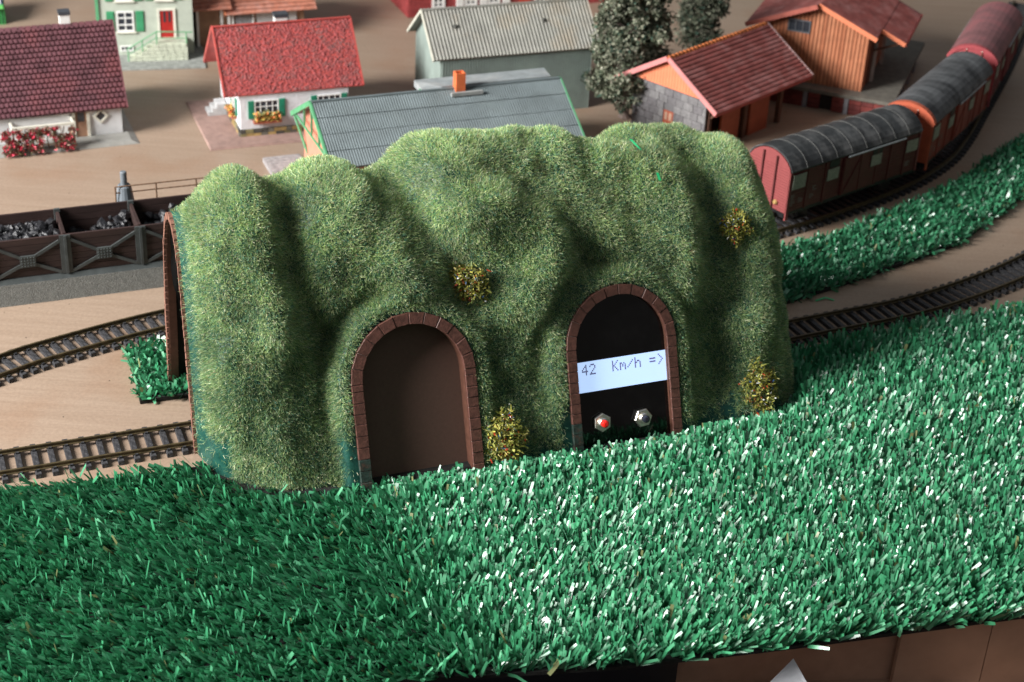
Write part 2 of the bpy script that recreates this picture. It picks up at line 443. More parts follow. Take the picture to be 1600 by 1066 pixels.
strip_px = [(362, 54), (372, 70), (385, 112), (398, 134), (420, 139), (460, 152), (510, 180), (560, 205), (590, 222), (620, 215), (610, 180), (575, 150), (530, 120), (480, 88), (430, 66), (395, 56)]
def poly_w(pts): # world xy -> board
    r = []
    for x, y in pts:
        d = np.array([x, y, 0]) - OR0; r.append((float(d @ E1), float(d @ E2)))
    return r
strip_poly = poly_w([(120, 822), (152, 834), (183, 856), (226, 889), (272, 926), (332, 1006), (390, 1090), (362, 1112), (331, 1077), (294, 1024), (242, 971), (195, 926), (158, 903), (115, 880)])
ts = thing('artificial_turf', 'curved strip of plastic grass lying between the two tracks on the right', 'artificial grass')
turf_base(ts, strip_poly, 0.3, 2.6)
def lean_strip(x, y, rng):
    n = len(x); return -E2 * .25 + E1 * .35 + rng.normal(0, .25, (n, 3)), np.full(n, .85), np.full(n, .9)
turf(ts, strip_poly, 3.7, 6.2, 1.7, 2.2, lean_strip, None, seed=5, per=8, bright=.85)

patch_poly = poly_w([(-199, 744), (-182, 694), (-120, 718), (-140, 768)])
tp = thing('artificial_turf', 'small offcut of plastic grass under the brick arch at the tunnel mouth', 'artificial grass')
turf_base(tp, patch_poly, 0.3, 2.4)
def lean_patch(x, y, rng):
    n = len(x); return rng.normal(0, .3, (n, 3)) - E1 * .15, np.full(n, .9), np.full(n, .9)
turf(tp, patch_poly, 3.6, 6.4, 1.75, 2.2, lean_patch, None, seed=6, per=7, bright=1.05)

# ------------------------------------------------------------------ tunnel hill
M_SHELL = mat('shell_paint', (0.008, 0.062, 0.048), rough=0.42, var=.2, scale=.25, stain=(0.025, .10, .07), samt=.5, sscale=.12, bump=.4, bscale=.9)
M_FIBRE = mat('grass_fibre', (0.2, 0.3, 0.1), rough=0.62, var=0.0, spec=0.35, attr='tint', trans=0.30)
M_BRICK = mat('arch_brick', (0.120, 0.052, 0.040), rough=0.42, var=.22, scale=.5, bump=.5, bscale=1.4, stain=(.15, .06, .045), samt=.5, sscale=.5)
M_MORTAR = mat('arch_mortar', (0.45, 0.33, 0.29), rough=0.6, var=.4, scale=.8)
M_INTRA = mat('arch_inside', (0.11, 0.047, 0.031), rough=0.5, var=.15, scale=.3)
M_PANEL = mat('brown_card', (0.105, 0.058, 0.043), rough=0.75, var=.05, scale=.6, bump=.08, bscale=3)
M_DARK = mat('inside_shade', (0.006, 0.006, 0.006), rough=0.9, var=0)  # near-black paint in place of the shade inside the hollow hill
M_ACRYL = mat('black_acrylic', (0.003, 0.003, 0.0035), rough=0.07, var=0, spec=.5, stain=(.012, .012, .012), samt=.35, sscale=.15)
M_STEEL = mat('nickel', (0.78, 0.75, 0.68), rough=0.36, metal=1.0, var=.1, scale=.9)
M_RED = mat('red_button', (0.85, 0.02, 0.012), rough=0.22, var=0, spec=.6)
M_BLKB = mat('black_button', (0.02, 0.022, 0.035), rough=0.14, var=0, spec=.7)
M_LCD = mat('lcd_backlight', (0.48, 0.65, 0.98), rough=0.3, var=0, spec=.2, emit=0.92)
M_DOT = mat('lcd_dots', (0.16, 0.07, 0.36), rough=0.4, var=0)

hill = thing('tunnel_hill', 'grassy model hill with two brick arches in its front, standing on plastic turf', 'model tunnel', OR0, TH)

def build_hill():
    nu, nt = 250, 190
    A, T = np.meshgrid(np.linspace(0, 312, nu), np.linspace(0, 1, nt), indexing='ij')
    P = mound_surface(A, T)
    h = P[..., 2] * math.cos(BETA) + (P[..., 1] - B0) * math.sin(BETA)
    keep = np.ones((nu, nt), bool)
    for arc in ARCHES:
        keep &= ~((arch_sd(arc, P[..., 0], h) < -1.2) & (P[..., 1] < 20))
    idx = np.arange(nu * nt).reshape(nu, nt)
    q = np.stack([idx[:-1, :-1], idx[1:, :-1], idx[1:, 1:], idx[:-1, 1:]], -1).reshape(-1, 4)
    kf = keep[:-1, :-1] & keep[1:, :-1] & keep[1:, 1:] & keep[:-1, 1:]
    q = q[kf.ravel()]
    V = P.reshape(-1, 3)
    # inner skin 2 mm inside, so the shell has a thickness
    cen = np.stack([V[:, 0], np.full(len(V), 22.), np.full(len(V), 30.)], 1); dv = V - cen; dv[:, 0] = 0
    Vi = V - dv / (np.linalg.norm(dv, axis=1)[:, None] + 1e-6) * 2.2
    k = len(V); rim = []
    for r in (idx[0], idx[-1]):
        rim.append(np.stack([r[:-1], r[1:], r[1:] + k, r[:-1] + k], 1))
    F = np.concatenate([q] + rim)
    np_mesh('inner_skin', Vi, q[:, ::-1], M_DARK, hill, smooth=True)
    shell = np_mesh('shell', np.concatenate([V, Vi]), F, M_SHELL, hill, smooth=True)
    # ---- grass fibres
    a = V[q[:, 0]]; b_ = V[q[:, 1]]; c = V[q[:, 2]]; d = V[q[:, 3]]
    nn = np.cross(c - a, d - b_); ar = np.linalg.norm(nn, axis=1) * .5; nn /= (2 * ar[:, None] + 1e-9)
    cc = (a + c) / 2 - np.array([150, 20, 40]); nn = nn * np.sign(np.median((nn * cc).sum(1)))
    rng = np.random.default_rng(11)
    dens = np.where((nn[:, 1] > .3) & (nn[:, 2] < .6), 1.2, 10.0)
    num = rng.poisson(ar * dens)
    fi = np.repeat(np.arange(len(q)), num); n = len(fi)
    u, v = rng.uniform(0, 1, (2, n))
    R = (a[fi] * ((1 - u) * (1 - v))[:, None] + b_[fi] * (u * (1 - v))[:, None] + c[fi] * (u * v)[:, None] + d[fi] * ((1 - u) * v)[:, None])
    N = nn[fi]
    # bald spots where the green paint shows
    z = R[:, 2]; A_ = R[:, 0]; B_ = R[:, 1]
    wob = 3.0 * np.sin(A_ * .35) + 2 * np.sin(A_ * .9 + 2)
    fr = B_ < 0
    bald = np.zeros(n)
    def spot(a0, a1, zt, soft=3.0):
        nonlocal bald
        m = sstep(A_, a0 - 2, a0 + 2) * (1 - sstep(A_, a1 - 2, a1 + 2)) * (1 - sstep(z + wob * .6, zt - soft, zt + soft)) * fr
        bald = np.maximum(bald, m)
    spot(-5, 11, 24, 5); spot(58, 66.5, 26, 4); spot(166, 172.5, 24, 4); spot(122, 180, 4, 2.5); spot(127, 165, 5.5, 3); spot(228, 252, 8, 3); spot(252, 262, 13, 4); spot(262, 290, 5, 3); spot(11, 62, 1.5, 1.5)
    bald = np.maximum(bald, (1 - sstep(A_, 2.0, 5.0)) * .9)
    hh_ = z * math.cos(BETA) + (B_ - B0) * math.sin(BETA)
    for arc in ARCHES: bald = np.maximum(bald, (np.abs(arch_sd(arc, A_, hh_)) < .9) * (B_ < 20) * 1.1)
    kp = rng.uniform(0, 1, n) > bald * .97
    R, N, A_, B_, z = R[kp], N[kp], A_[kp], B_[kp], z[kp]; n = len(R)
    # sparse blotches
    blot = np.sin(A_ * .11 + 2 * np.sin(z * .07)) * np.sin(z * .13 + B_ * .1 + 1.5 * np.sin(A_ * .05)) * .5 + np.sin(A_ * .41 + z * .3) * np.sin(z * .37 - A_ * .2) * .3
    comb = np.stack([np.sin(A_ * .06 + z * .08) * .35, np.zeros(n), np.full(n, -.18) + .3 * np.sin(A_ * .09 + 1)], 1)
    ln = rng.uniform(1.1, 2.7, n) * (1 + .12 * blot)
    Vb, Fb = blades(R, N, ln, rng.uniform(.10, .19, n), rng.normal(0, .3, n), comb, np.full(n, .62), rng, 1)
    pal = np.array([(.37, .52, .20), (.26, .43, .18), (.58, .67, .36), (.13, .27, .15), (.72, .76, .52), (.11, .32, .24), (.30, .22, .13)])
    wts = np.array([.24, .20, .19, .14, .08, .11, .04])
    ci = rng.choice(len(pal), n, p=wts / wts.sum())
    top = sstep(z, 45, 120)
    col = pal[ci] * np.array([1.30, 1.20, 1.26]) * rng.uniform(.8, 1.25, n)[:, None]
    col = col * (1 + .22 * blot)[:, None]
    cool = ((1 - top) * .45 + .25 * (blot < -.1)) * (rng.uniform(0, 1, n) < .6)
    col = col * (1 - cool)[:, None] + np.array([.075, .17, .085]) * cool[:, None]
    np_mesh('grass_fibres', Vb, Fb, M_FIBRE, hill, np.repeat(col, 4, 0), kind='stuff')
    return P
HP = build_hill()

# frame in the leaning plane of the arches: x = along, y = depth into the hill, z = up the slope
def plane_pt(s, h, d=0.0):
    return (s, B0 + h * math.sin(BETA) + d * math.cos(BETA), h * math.cos(BETA) - d * math.sin(BETA))
def arch_path(arc, off, n=24, h0=0.0):
    """outline of the arch shrunk by off, from the left foot over the top to the right foot"""
    r = arc['w'] / 2 - off; cx = arc['s'] + arc['w'] / 2
    pts = [(cx - r, h0)]
    for k in range(n + 1):
        t = math.pi - math.pi * k / n
        pts.append((cx + r * math.cos(t), arc['hs'] + r * math.sin(t)))
    pts.append((cx + r, h0)); return pts
def ribbon(mb, po, pi, d0, d1):
    """solid ring between two outlines and two depths"""
    n = len(po)
    for i in range(n - 1):
        b = [plane_pt(*po[i], d0), plane_pt(*po[i + 1], d0), plane_pt(*pi[i + 1], d0), plane_pt(*pi[i], d0)]
        t = [plane_pt(*po[i], d1), plane_pt(*po[i + 1], d1), plane_pt(*pi[i + 1], d1), plane_pt(*pi[i], d1)]
        mb.hexa(b, t)
for ai, arc in enumerate(ARCHES):
    ring = arc['ring']; mb = MB()
    ribbon(mb, arch_path(arc, .5), arch_path(arc, ring), -.05, 11.0)
    mb.build('arch_lining', M_INTRA, hill)
    mb = MB(); ribbon(mb, arch_path(arc, .7), arch_path(arc, ring - .15), -.55, -.06); mb.build('mortar', M_MORTAR, hill, kind='stuff')
    rn = random.Random(5 + ai)
    # legs, then voussoirs
    h = 0.3; hs = []
    while h < arc['hs'] - 2:
        st = rn.uniform(4.7, 5.6); hs.append((h, min(h + st, arc['hs']))); h += st
    hs[-1] = (hs[-1][0], arc['hs'])
    g = .16
    cx = arc['s'] + arc['w'] / 2; ro = arc['w'] / 2; ri = ro - ring
    def block(quad, bare=False):
        d = -1.1 - rn.uniform(0, .35)
        c = [sum(q[0] for q in quad) / 4, sum(q[1] for q in quad) / 4]
        o = [(x + (c[0] - x) * .07, y + (c[1] - y) * .07) for x, y in quad]
        MB().hexa([plane_pt(*p, 1.0) for p in quad], [plane_pt(*p, d + .3) for p in quad]) \
            .hexa([plane_pt(*p, d + .3) for p in quad], [plane_pt(*p, d) for p in o]).build('brick', M_BRICKG if bare else M_BRICK, hill)
    M_BRICKG = mat('arch_brick_green', (0.03, 0.05, 0.042), rough=.42, var=.3, scale=.4, bump=.5, stain=(.11, .05, .035), samt=.7, sscale=.35)
    for side in (-1, 1):
        for (a0, a1) in hs:
            xo, xi = cx + side * ro, cx + side * ri
            block([(xo, a0 + g), (xo, a1 - g), (xi, a1 - g), (xi, a0 + g)], bare=(side < 0 and a1 < 17))
    nv = 12
    ang = [math.pi * k / nv for k in range(nv + 1)]
    for k in range(nv):
        t0, t1 = ang[k] + g / ro, ang[k + 1] - g / ro
        block([(cx + ro * math.cos(t), arc['hs'] + ro * math.sin(t)) for t in (t0, t1)] + [(cx + ri * math.cos(t), arc['hs'] + ri * math.sin(t)) for t in (t1, t0)])
    # back panel
    mp = arch_path(arc, ring - .6, h0=.2); mb = MB()
    dd = 7.5 if ai == 0 else 2.5
    mb.hexa([plane_pt(x, y, dd) for x, y in mp], [plane_pt(x, y, dd + 2) for x, y in mp])
    if ai == 0: mb.build('back_panel', M_PANEL, hill)
    else: mb.build('control_panel', M_ACRYL, hill, label='glossy black panel with a lit display and two push buttons')

# display, buttons
DP = 2.5 - .25
s0, h0, wd, hh = 176.9, 30.2, 48.2, 14.9
g_ = -0.01
lc = []
for (s, h) in ((s0, h0), (s0 + wd, h0), (s0 + wd, h0 + hh), (s0, h0 + hh)): lc.append((s, h))
lcd = MB().hexa([plane_pt(x, y, DP + .2) for x, y in lc], [plane_pt(x, y, DP) for x, y in lc]).build('display_screen', M_LCD, hill)
FONT = {'4': ["00010", "00110", "01010", "10010", "11111", "00010", "00010"], '2': ["01110", "10001", "00001", "00010", "00100", "01000", "11111"],
        'K': ["10001", "10010", "10100", "11000", "10100", "10010", "10001"], 'm': ["00000", "00000", "11010", "10101", "10101", "10001", "10001"],
        '/': ["00000", "00001", "00010", "00100", "01000", "10000", "00000"], 'h': ["10000", "10000", "10110", "11001", "10001", "10001", "10001"],
        '=': ["00000", "00000", "11111", "00000", "11111", "00000", "00000"], '>': ["01000", "00100", "00010", "00001", "00010", "00100", "01000"]}
mb = MB(); px_, py_ = .64, .76
for i, ch in enumerate('42  Km/h =>'):
    if ch == ' ': continue
    for r, row in enumerate(FONT[ch]):
        for c, bit in enumerate(row):
            if bit == '1':
                x = s0 + 2.5 + i * 3.97 + c * px_; y = h0 + hh - 1.25 - (r + 1) * py_
                qd = [(x, y), (x + px_ * .86, y), (x + px_ * .86, y + py_ * .86), (x, y + py_ * .86)]
                mb.hexa([plane_pt(a, b, DP - .01) for a, b in qd], [plane_pt(a, b, DP - .06) for a, b in qd])
mb.build('display_text', M_DOT, lcd)
def button(s, h, red):
    mbn = MB()
    def ring(r, n, d, rot=0): return [plane_pt(s + r * math.cos(2 * math.pi * k / n + rot), h + r * math.sin(2 * math.pi * k / n + rot), d) for k in range(n)]
    rot = .45 if red else .1
    mbn.hexa(ring(3.9, 20, 2.5), ring(3.9, 20, 1.9))
    nut = mbn.hexa(ring(4.7, 6, 1.9, rot), ring(4.7, 6, .3, rot)).hexa(ring(4.68, 6, .3, rot), ring(4.35, 6, -.05, rot)).build('hex_nut', M_STEEL, hill)
    t = MB()
    for k in range(5): t.hexa(ring(2.5, 18, -.1 - k * .36), ring(2.3, 18, -.4 - k * .36))
    t.hexa(ring(2.2, 18, -.1), ring(2.2, 18, -2.1)); t.build('threaded_collar', M_STEEL, nut)
    c = MB().hexa(ring(1.8, 20, -2.0), ring(1.8, 20, -3.3)).hexa(ring(1.8, 20, -3.3), ring(1.55, 20, -3.8)).hexa(ring(1.55, 20, -3.8), ring(.9, 20, -4.1))
    c.build('button_cap', M_RED if red else M_BLKB, nut, smooth=False, label='round red push button cap' if red else 'round black push button cap')
button(187.3, 14.6, True); button(208.9, 13.6, False)

# portal at the left end
def portal():
    n = 60; tt = np.linspace(0, 1, n)
    P = mound_surface(np.zeros(n), tt)
    cen = np.array([0, 34, 30.])
    def inner(off):
        d = P - cen; d[:, 0] = 0; d /= np.linalg.norm(d, axis=1)[:, None]; q = P - d * off; q[:, 2] = np.maximum(q[:, 2], 0.2); return q
    po, pi = inner(2.25), inner(3.7); mb = MB()
    for i in range(n - 1):
        mb.hexa([po[i], po[i + 1], pi[i + 1], pi[i]], [po[i] + [3.6, 0, 0], po[i + 1] + [3.6, 0, 0], pi[i + 1] + [3.6, 0, 0], pi[i] + [3.6, 0, 0]])
    mb.build('portal_lining', M_INTRA, hill)
    # small bricks round the mouth
    m = 64; L = np.r_[0, np.cumsum(np.linalg.norm(np.diff(P, axis=0), axis=1))]; tot = L[-1]
    for k in range(m):
        t0 = np.interp((k + .08) / m * tot, L, tt); t1 = np.interp((k + .92) / m * tot, L, tt)
        pts = []
        for off in (0.0, 3.6):
            q = inner(off); pts.append([np.array([np.interp(t, tt, q[:, j]) for j in range(3)]) for t in (t0, t1)])
        (a, b), (c, d) = pts; o = np.array([-1.4 - .3 * rnp.random(), 0, 0])
        MB().hexa([a, b, d, c], [a + o, b + o, d + o, c + o]).build('brick', M_BRICK2, hill)
rnp = random.Random(3)
M_BRICK2 = mat('portal_brick', (0.22, 0.105, 0.075), rough=.55, var=.3, scale=.6, bump=.4)
portal()
# right mouth: a plain dark lining so the hill is hollow but closed to the light
def right_portal():
    n = 50; tt = np.linspace(0, 1, n); P = mound_surface(np.full(n, 312.), tt); cen = np.array([312, 40, 25.])
    d = P - cen; d /= np.linalg.norm(d, axis=1)[:, None]; q = P - d * 6; q[:, 2] = np.maximum(q[:, 2], .2); mb = MB()
    for i in range(n - 1): mb.hexa([P[i], P[i + 1], q[i + 1], q[i]], [P[i] + [-10, 0, 0], P[i + 1] + [-10, 0, 0], q[i + 1] + [-10, 0, 0], q[i] + [-10, 0, 0]])
    mb.build('portal_lining', M_INTRA, hill)
right_portal()

# ------------------------------------------------------------------ flower bushes glued to the hill
M_BUSH = mat('bush_foliage', (.1, .1, .02), rough=.6, var=0, attr='tint', trans=.15)
def bush(a, t, r, flat, label, seed, tone=1.0, n=1500, nred=.04):
    P = mound_surface(np.array([[a]]), np.array([[t]]))[0, 0]
    e = .02; Pa = mound_surface(np.array([[a + 1.]]), np.array([[t]]))[0, 0]; Pt = mound_surface(np.array([[a]]), np.array([[t + e]]))[0, 0]
    N = np.cross(Pa - P, Pt - P); N /= np.linalg.norm(N)
    if N @ np.array([0, -.7, .7]) < 0: N = -N
    o = thing('flower_bush', label, 'bush', W3(*P), TH, 'small flowering bushes on the hill')
    rng = np.random.default_rng(seed)
    U = rng.normal(0, 1, (n, 3)); U /= np.linalg.norm(U, axis=1)[:, None]
    rr = r * rng.uniform(.25, 1, n) ** .5 * (1 + .25 * np.sin(U[:, 0] * 5 + seed) * np.cos(U[:, 2] * 4))
    C = U * rr[:, None]; C[:, 2] *= flat
    dn = C @ N; C = C - np.outer(dn, N) + np.outer(np.abs(dn) * .75 + 1.2, N)
    V, F = blades(C, U * .6 + N, rng.uniform(.8, 2.0, n), rng.uniform(.35, .9, n), rng.normal(0, .6, n), np.zeros((n, 3)), np.full(n, .9), rng, 1)
    pal = np.array([(.34, .32, .06), (.22, .24, .05), (.10, .14, .035), (.50, .44, .17), (.26, .24, .06)])
    col = pal[rng.choice(5, n, p=[.3, .27, .2, .13, .10])] * rng.uniform(.7, 1.3, n)[:, None] * tone
    k = rng.uniform(0, 1, n)
    col[k < nred] = (.55, .06, .02); col[(k > .95)] = (.05, .12, .28); col[k > .985] = (.75, .76, .74)
    np_mesh('foliage', V, F, M_BUSH, o, np.repeat(col, 4, 0), kind='stuff')
    mb = MB()
    for i in range(26):
        c = C[rng.integers(n)]; mb.lump(c * .75, rng.uniform(.9, 1.8), seed=i)
    mb.build('core', mat('bush_core', (.035, .045, .018), rough=.9, var=.3, scale=.8), o)
    mb = MB(); 
    for i in range(7):
        c = C[rng.integers(n)] * 1.06 + N * .8; mb.lump(c, rng.uniform(.35, .6), seed=i + 50, flat=.5)
    mb.build('petal_flake', mat('flake_white', (.8, .8, .78), rough=.5, var=0), o, kind='stuff')
bush(129.0, .250, 11.0, .95, 'round yellow-green bush with red flecks high on the hill above the brown arch', 21, nred=.07)
bush(136.0, .04, 10.5, 1.35, 'tall yellow flowering bush at the foot of the hill between the two arches', 22, 1.3)
bush(271.0, .3125, 7.5, 1.15, 'small sparse yellow bush high at the right end of the hill', 23, 1.15, 1000)
bush(274.0, .05, 10.5, 1.3, 'shaded olive bush low at the right foot of the hill', 24, 1.2)
for a, t, lab, dx in ((223.0, .504, 'loose bright green plastic blade lying on the hill crest', (5, -3, -4)), (228.0, .404, 'loose bright green plastic blade below the hill crest', (1.5, 0, -4))):
    P = mound_surface(np.array([[a]]), np.array([[t]]))[0, 0] + np.array([0, -2.4, 2.6])
    P = W3(*P); o = MB().hexa([(-.7, 0, 2), (.7, 0, 2), (.7, .15, 2), (-.7, .15, 2)], [(-.5 + dx[0], dx[1], 2 + dx[2]), (.8 + dx[0], dx[1], 2 + dx[2]), (.8 + dx[0], dx[1] + .15, 2 + dx[2]), (-.5 + dx[0], dx[1] + .15, 2 + dx[2])]).build(
        'plastic_blade', mat('loose_blade', (.03, .42, .16), rough=.35, var=.1), None)
    o.location = [c * S for c in P]; o['label'] = lab; o['category'] = 'grass blade'; o['group'] = 'loose plastic blades on the hill'

# ------------------------------------------------------------------ tracks
M_RAIL = mat('rail_side', (0.085, 0.064, 0.032), rough=.45, var=.25, scale=.3, metal=.35, spec=.5)
M_RAILT = mat('rail_head', (0.20, 0.15, 0.08), rough=.35, var=.2, scale=.3, metal=.6)
M_TIE = mat('sleeper_plastic', (0.026, 0.026, 0.029), rough=.62, var=.25, scale=.8, bump=.5, bscale=1.2, stain=(.12, .115, .12), samt=.5, sscale=.8)
def catmull(pts, step=3.0):
    P = np.array(pts, float); out = []
    P = np.vstack([2 * P[0] - P[1], P, 2 * P[-1] - P[-2]])
    for i in range(1, len(P) - 2):
        n = max(2, int(np.linalg.norm(P[i + 1] - P[i]) / step))
        for k in range(n):
            t = k / n
            out.append(.5 * ((2 * P[i]) + (P[i + 1] - P[i - 1]) * t + (2 * P[i - 1] - 5 * P[i] + 4 * P[i + 1] - P[i + 2]) * t * t + (3 * P[i] - P[i - 1] - 3 * P[i + 1] + P[i + 2]) * t ** 3))
    out.append(P[-2]); return np.array(out)
class Path:
    def __init__(s, pts):
        s.P = catmull(pts); d = np.diff(s.P, axis=0); s.L = np.r_[0, np.cumsum(np.hypot(d[:, 0], d[:, 1]))]
    def at(s, u):
        u = min(max(u, 0), s.L[-1]); p = np.array([np.interp(u, s.L, s.P[:, j]) for j in (0, 1)])
        q = np.array([np.interp(min(u + 1, s.L[-1]), s.L, s.P[:, j]) - np.interp(max(u - 1, 0), s.L, s.P[:, j]) for j in (0, 1)])
        return p, q / np.hypot(*q)
def track(path, label, pitch, tw, tl=27.0, high=False, name='railway_track'):
    p0, _ = path.at(0); root = thing(name, label, 'railway track', (p0[0], p0[1], 0))
    mesh = None; zt = 2.1; rh = 2.4 if high else 2.1
    n = int(path.L[-1] / pitch); first = None
    for k in range(n + 1):
        p, d = path.at(k * pitch)
        if first is None:
            mb = MB(); w = tw / 2
            mb.hexa([(-w, -tl / 2, .15), (w, -tl / 2, .15), (w, tl / 2, .15), (-w, tl / 2, .15)], [(-w * .86, -tl / 2 + .3, zt), (w * .86, -tl / 2 + .3, zt), (w * .86, tl / 2 - .3, zt), (-w * .86, tl / 2 - .3, zt)])
            for sy in (-1, 1):
                for e in (-1, 1):
                    y = sy * 8.6 + e * 1.55; mb.box(-.75, .75, y - .5, y + .5, zt - .1, zt + .75)
            first = mb.build('sleeper', M_TIE, root); o = first
        else:
            o = first.copy(); COL.objects.link(o); o.parent = root
        o.location = ((p[0] - p0[0]) * S, (p[1] - p0[1]) * S, 0); o.rotation_euler = (0, 0, math.atan2(d[1], d[0]) + RN.uniform(-.01, .01))
    m = max(2, int(path.L[-1] / 3))
    for sy in (-1, 1):
        prof = [(-1.1, zt + .05), (1.1, zt + .05), (1.1, zt + .4), (.35, zt + .6), (.35, zt + rh - .75), (.5, zt + rh - .6), (.5, zt + rh), (-.5, zt + rh), (-.5, zt + rh - .6), (-.35, zt + rh - .75), (-.35, zt + .6), (-1.1, zt + .4)]
        vs, fs, k = [], [], len(prof)
        for i in range(m + 1):
            p, d = path.at(path.L[-1] * i / m); nrm = np.array([-d[1], d[0]])
            for (o_, z) in prof:
                q = p + nrm * (sy * 8.6 + o_) - p0; vs.append((q[0], q[1], z))
        for i in range(m):
            for j in range(k): fs.append((i * k + j, i * k + (j + 1) % k, (i + 1) * k + (j + 1) % k, (i + 1) * k + j))
        fs.append(tuple(range(k - 1, -1, -1))); fs.append(tuple(range(m * k, m * k + k)))
        MB().add(vs, fs).build('rail', M_RAIL, root)
    return root
RN = random.Random(9)
t1 = Path([tuple(W3(a, 16.7)[:2]) for a in (-260, -120, 0, 80, 140)])
track(t1, 'straight track running into the mouth of the tunnel hill at the left front', 7.5, 2.9)
t2 = Path([tuple(W3(a, 16.7)[:2]) for a in (150, 230)] + [(147, 798), (184, 816), (224, 836), (262, 861), (303, 895), (350, 944), (400, 1010), (440, 1090)])
track(t2, 'track curving away on the right in front of the turf strip', 6.7, 3.1)
t3 = Path([(-330, 640), (-290, 688), (-259, 717), (-240, 735), (-186, 775), (-110, 818), (50, 884), (120, 915), (155, 933), (203, 970), (249, 1013), (283, 1057), (305, 1100), (326, 1150), (347, 1200), (369, 1254), (392, 1315), (428, 1410)])
track(t3, 'track passing behind the hill and carrying the three red goods wagons', 6.6, 3.0, high=True)
# ------------------------------------------------------------------ building helpers (local frame: x along the ridge, y to the back)
class Gable:
    def __init__(s, W, D, he, hr, ox, oy, z0=0.0):
        s.W, s.D, s.he, s.hr, s.ox, s.oy, s.z0 = W, D, he, hr, ox, oy, z0
        s.sl = (hr - he) / (D / 2); s.ze = he - s.sl * oy
    def P(s, side, x, v, lift=0.0):
        """point on the roof: side 0 front / 1 back, x in mm, v 0 eave .. 1 ridge, lift off the slope"""
        hl = math.hypot(1, s.sl); run = (s.D / 2 + s.oy) * v
        y = -s.oy + run; z = s.ze + s.sl * run
        y -= lift * s.sl / hl; z += lift / hl
        if side: y = s.D - y
        return (x, y, z + s.z0)
    def slab(s, side, t=1.2, x0=None, x1=None, lift=0.0):
        x0 = -s.ox if x0 is None else x0; x1 = s.W + s.ox if x1 is None else x1
        q = lambda l: [s.P(side, x0, 0, l), s.P(side, x1, 0, l), s.P(side, x1, 1, l), s.P(side, x0, 1, l)]
        return MB().hexa(q(lift), q(lift + t))
    def walls(s, t=1.5, gable=True, top=None):
        """hollow box of walls with gables"""
        mb = MB(); W, D, he, hr, z = s.W, s.D, s.he, s.hr, s.z0
        zt = (top if top else he - .02) + z; gz = hr - .3 + z
        mb.box(0, W, 0, t, z, zt); mb.box(0, W, D - t, D, z, zt)
        for x0 in (0, W - t):
            mb.add([(x0, t, z), (x0, D - t, z), (x0, D - t, zt + s.sl * t), (x0, D / 2, gz), (x0, t, zt + s.sl * t), (x0 + t, t, z), (x0 + t, D - t, z), (x0 + t, D - t, zt + s.sl * t), (x0 + t, D / 2, gz), (x0 + t, t, zt + s.sl * t)],
                   [(0, 1, 2, 3, 4), (9, 8, 7, 6, 5), (0, 5, 6, 1), (1, 6, 7, 2), (2, 7, 8, 3), (3, 8, 9, 4), (4, 9, 5, 0)])
        return mb
    def len_slope(s): return math.hypot(s.D / 2 + s.oy, s.sl * (s.D / 2 + s.oy))
def FB(mb, face, s0, s1, z0, z1, o0, o1, at=0.0):
    """box on a wall: face 'F' front (y = at), 'L' left (x = at), 'R' right; s along the wall, o outwards"""
    if face == 'F': return mb.box(s0, s1, at - o1, at - o0, z0, z1)
    if face == 'L': return mb.box(at - o1, at - o0, s0, s1, z0, z1)
    return mb.box(at + o0, at + o1, s0, s1, z0, z1)
M_WHITE = mat('white_plastic', (.74, .74, .72), rough=.5, var=.05)
M_PANE = mat('window_pane', (.035, .04, .05), rough=.12, var=0, spec=.6)
M_GREENSH = mat('green_shutter', (.02, .22, .13), rough=.5, var=.12)
def window(parent, face, s0, s1, z0, z1, nx=2, ny=2, m=None, at=0.0, fw=.9, mw=.5):
    mb = MB(); m = m or M_WHITE
    FB(mb, face, s0, s0 + fw, z0, z1, .05, .9, at); FB(mb, face, s1 - fw, s1, z0, z1, .05, .9, at)
    FB(mb, face, s0 + fw, s1 - fw, z1 - fw, z1, .05, .9, at); FB(mb, face, s0 + fw, s1 - fw, z0, z0 + fw, .05, .9, at)
    for i in range(1, nx):
        x = s0 + (s1 - s0) * i / nx; FB(mb, face, x - mw / 2, x + mw / 2, z0 + fw, z1 - fw, .12, .7, at)
    for j in range(1, ny):
        z = z0 + (z1 - z0) * j / ny; FB(mb, face, s0 + fw, s1 - fw, z - mw / 2, z + mw / 2, .12, .65, at)
    w = mb.build('window', m, parent)
    FB(MB(), face, s0 + fw * .5, s1 - fw * .5, z0 + fw * .5, z1 - fw * .5, .02, .1, at).build('pane', M_PANE, w)
    return w
def shutter(parent, face, s0, s1, z0, z1, m, at=0.0):
    mb = MB(); FB(mb, face, s0, s1, z0, z1, .05, .8, at)
    n = 7
    for i in range(n):
        a = z0 + (z1 - z0) * (i + .15) / n; FB(mb, face, s0 + .5, s1 - .5, a, a + (z1 - z0) * .5 / n, .8, 1.1, at)
    return mb.build('shutter', m, parent)
def chimney(parent, x, y, z0, z1, w, d, m, mcap=None):
    mb = MB().box(x - w / 2, x + w / 2, y - d / 2, y + d / 2, z0, z1)
    c = mb.build('chimney', m, parent)
    if mcap: MB().box(x - w / 2 - .5, x + w / 2 + .5, y - d / 2 - .5, y + d / 2 + .5, z1 + .02, z1 + 2.2).build('chimney_cap', mcap, c)
    return c
def rod(mb, a, b, r=.35, n=6): return mb.tube([a, b], r, n)

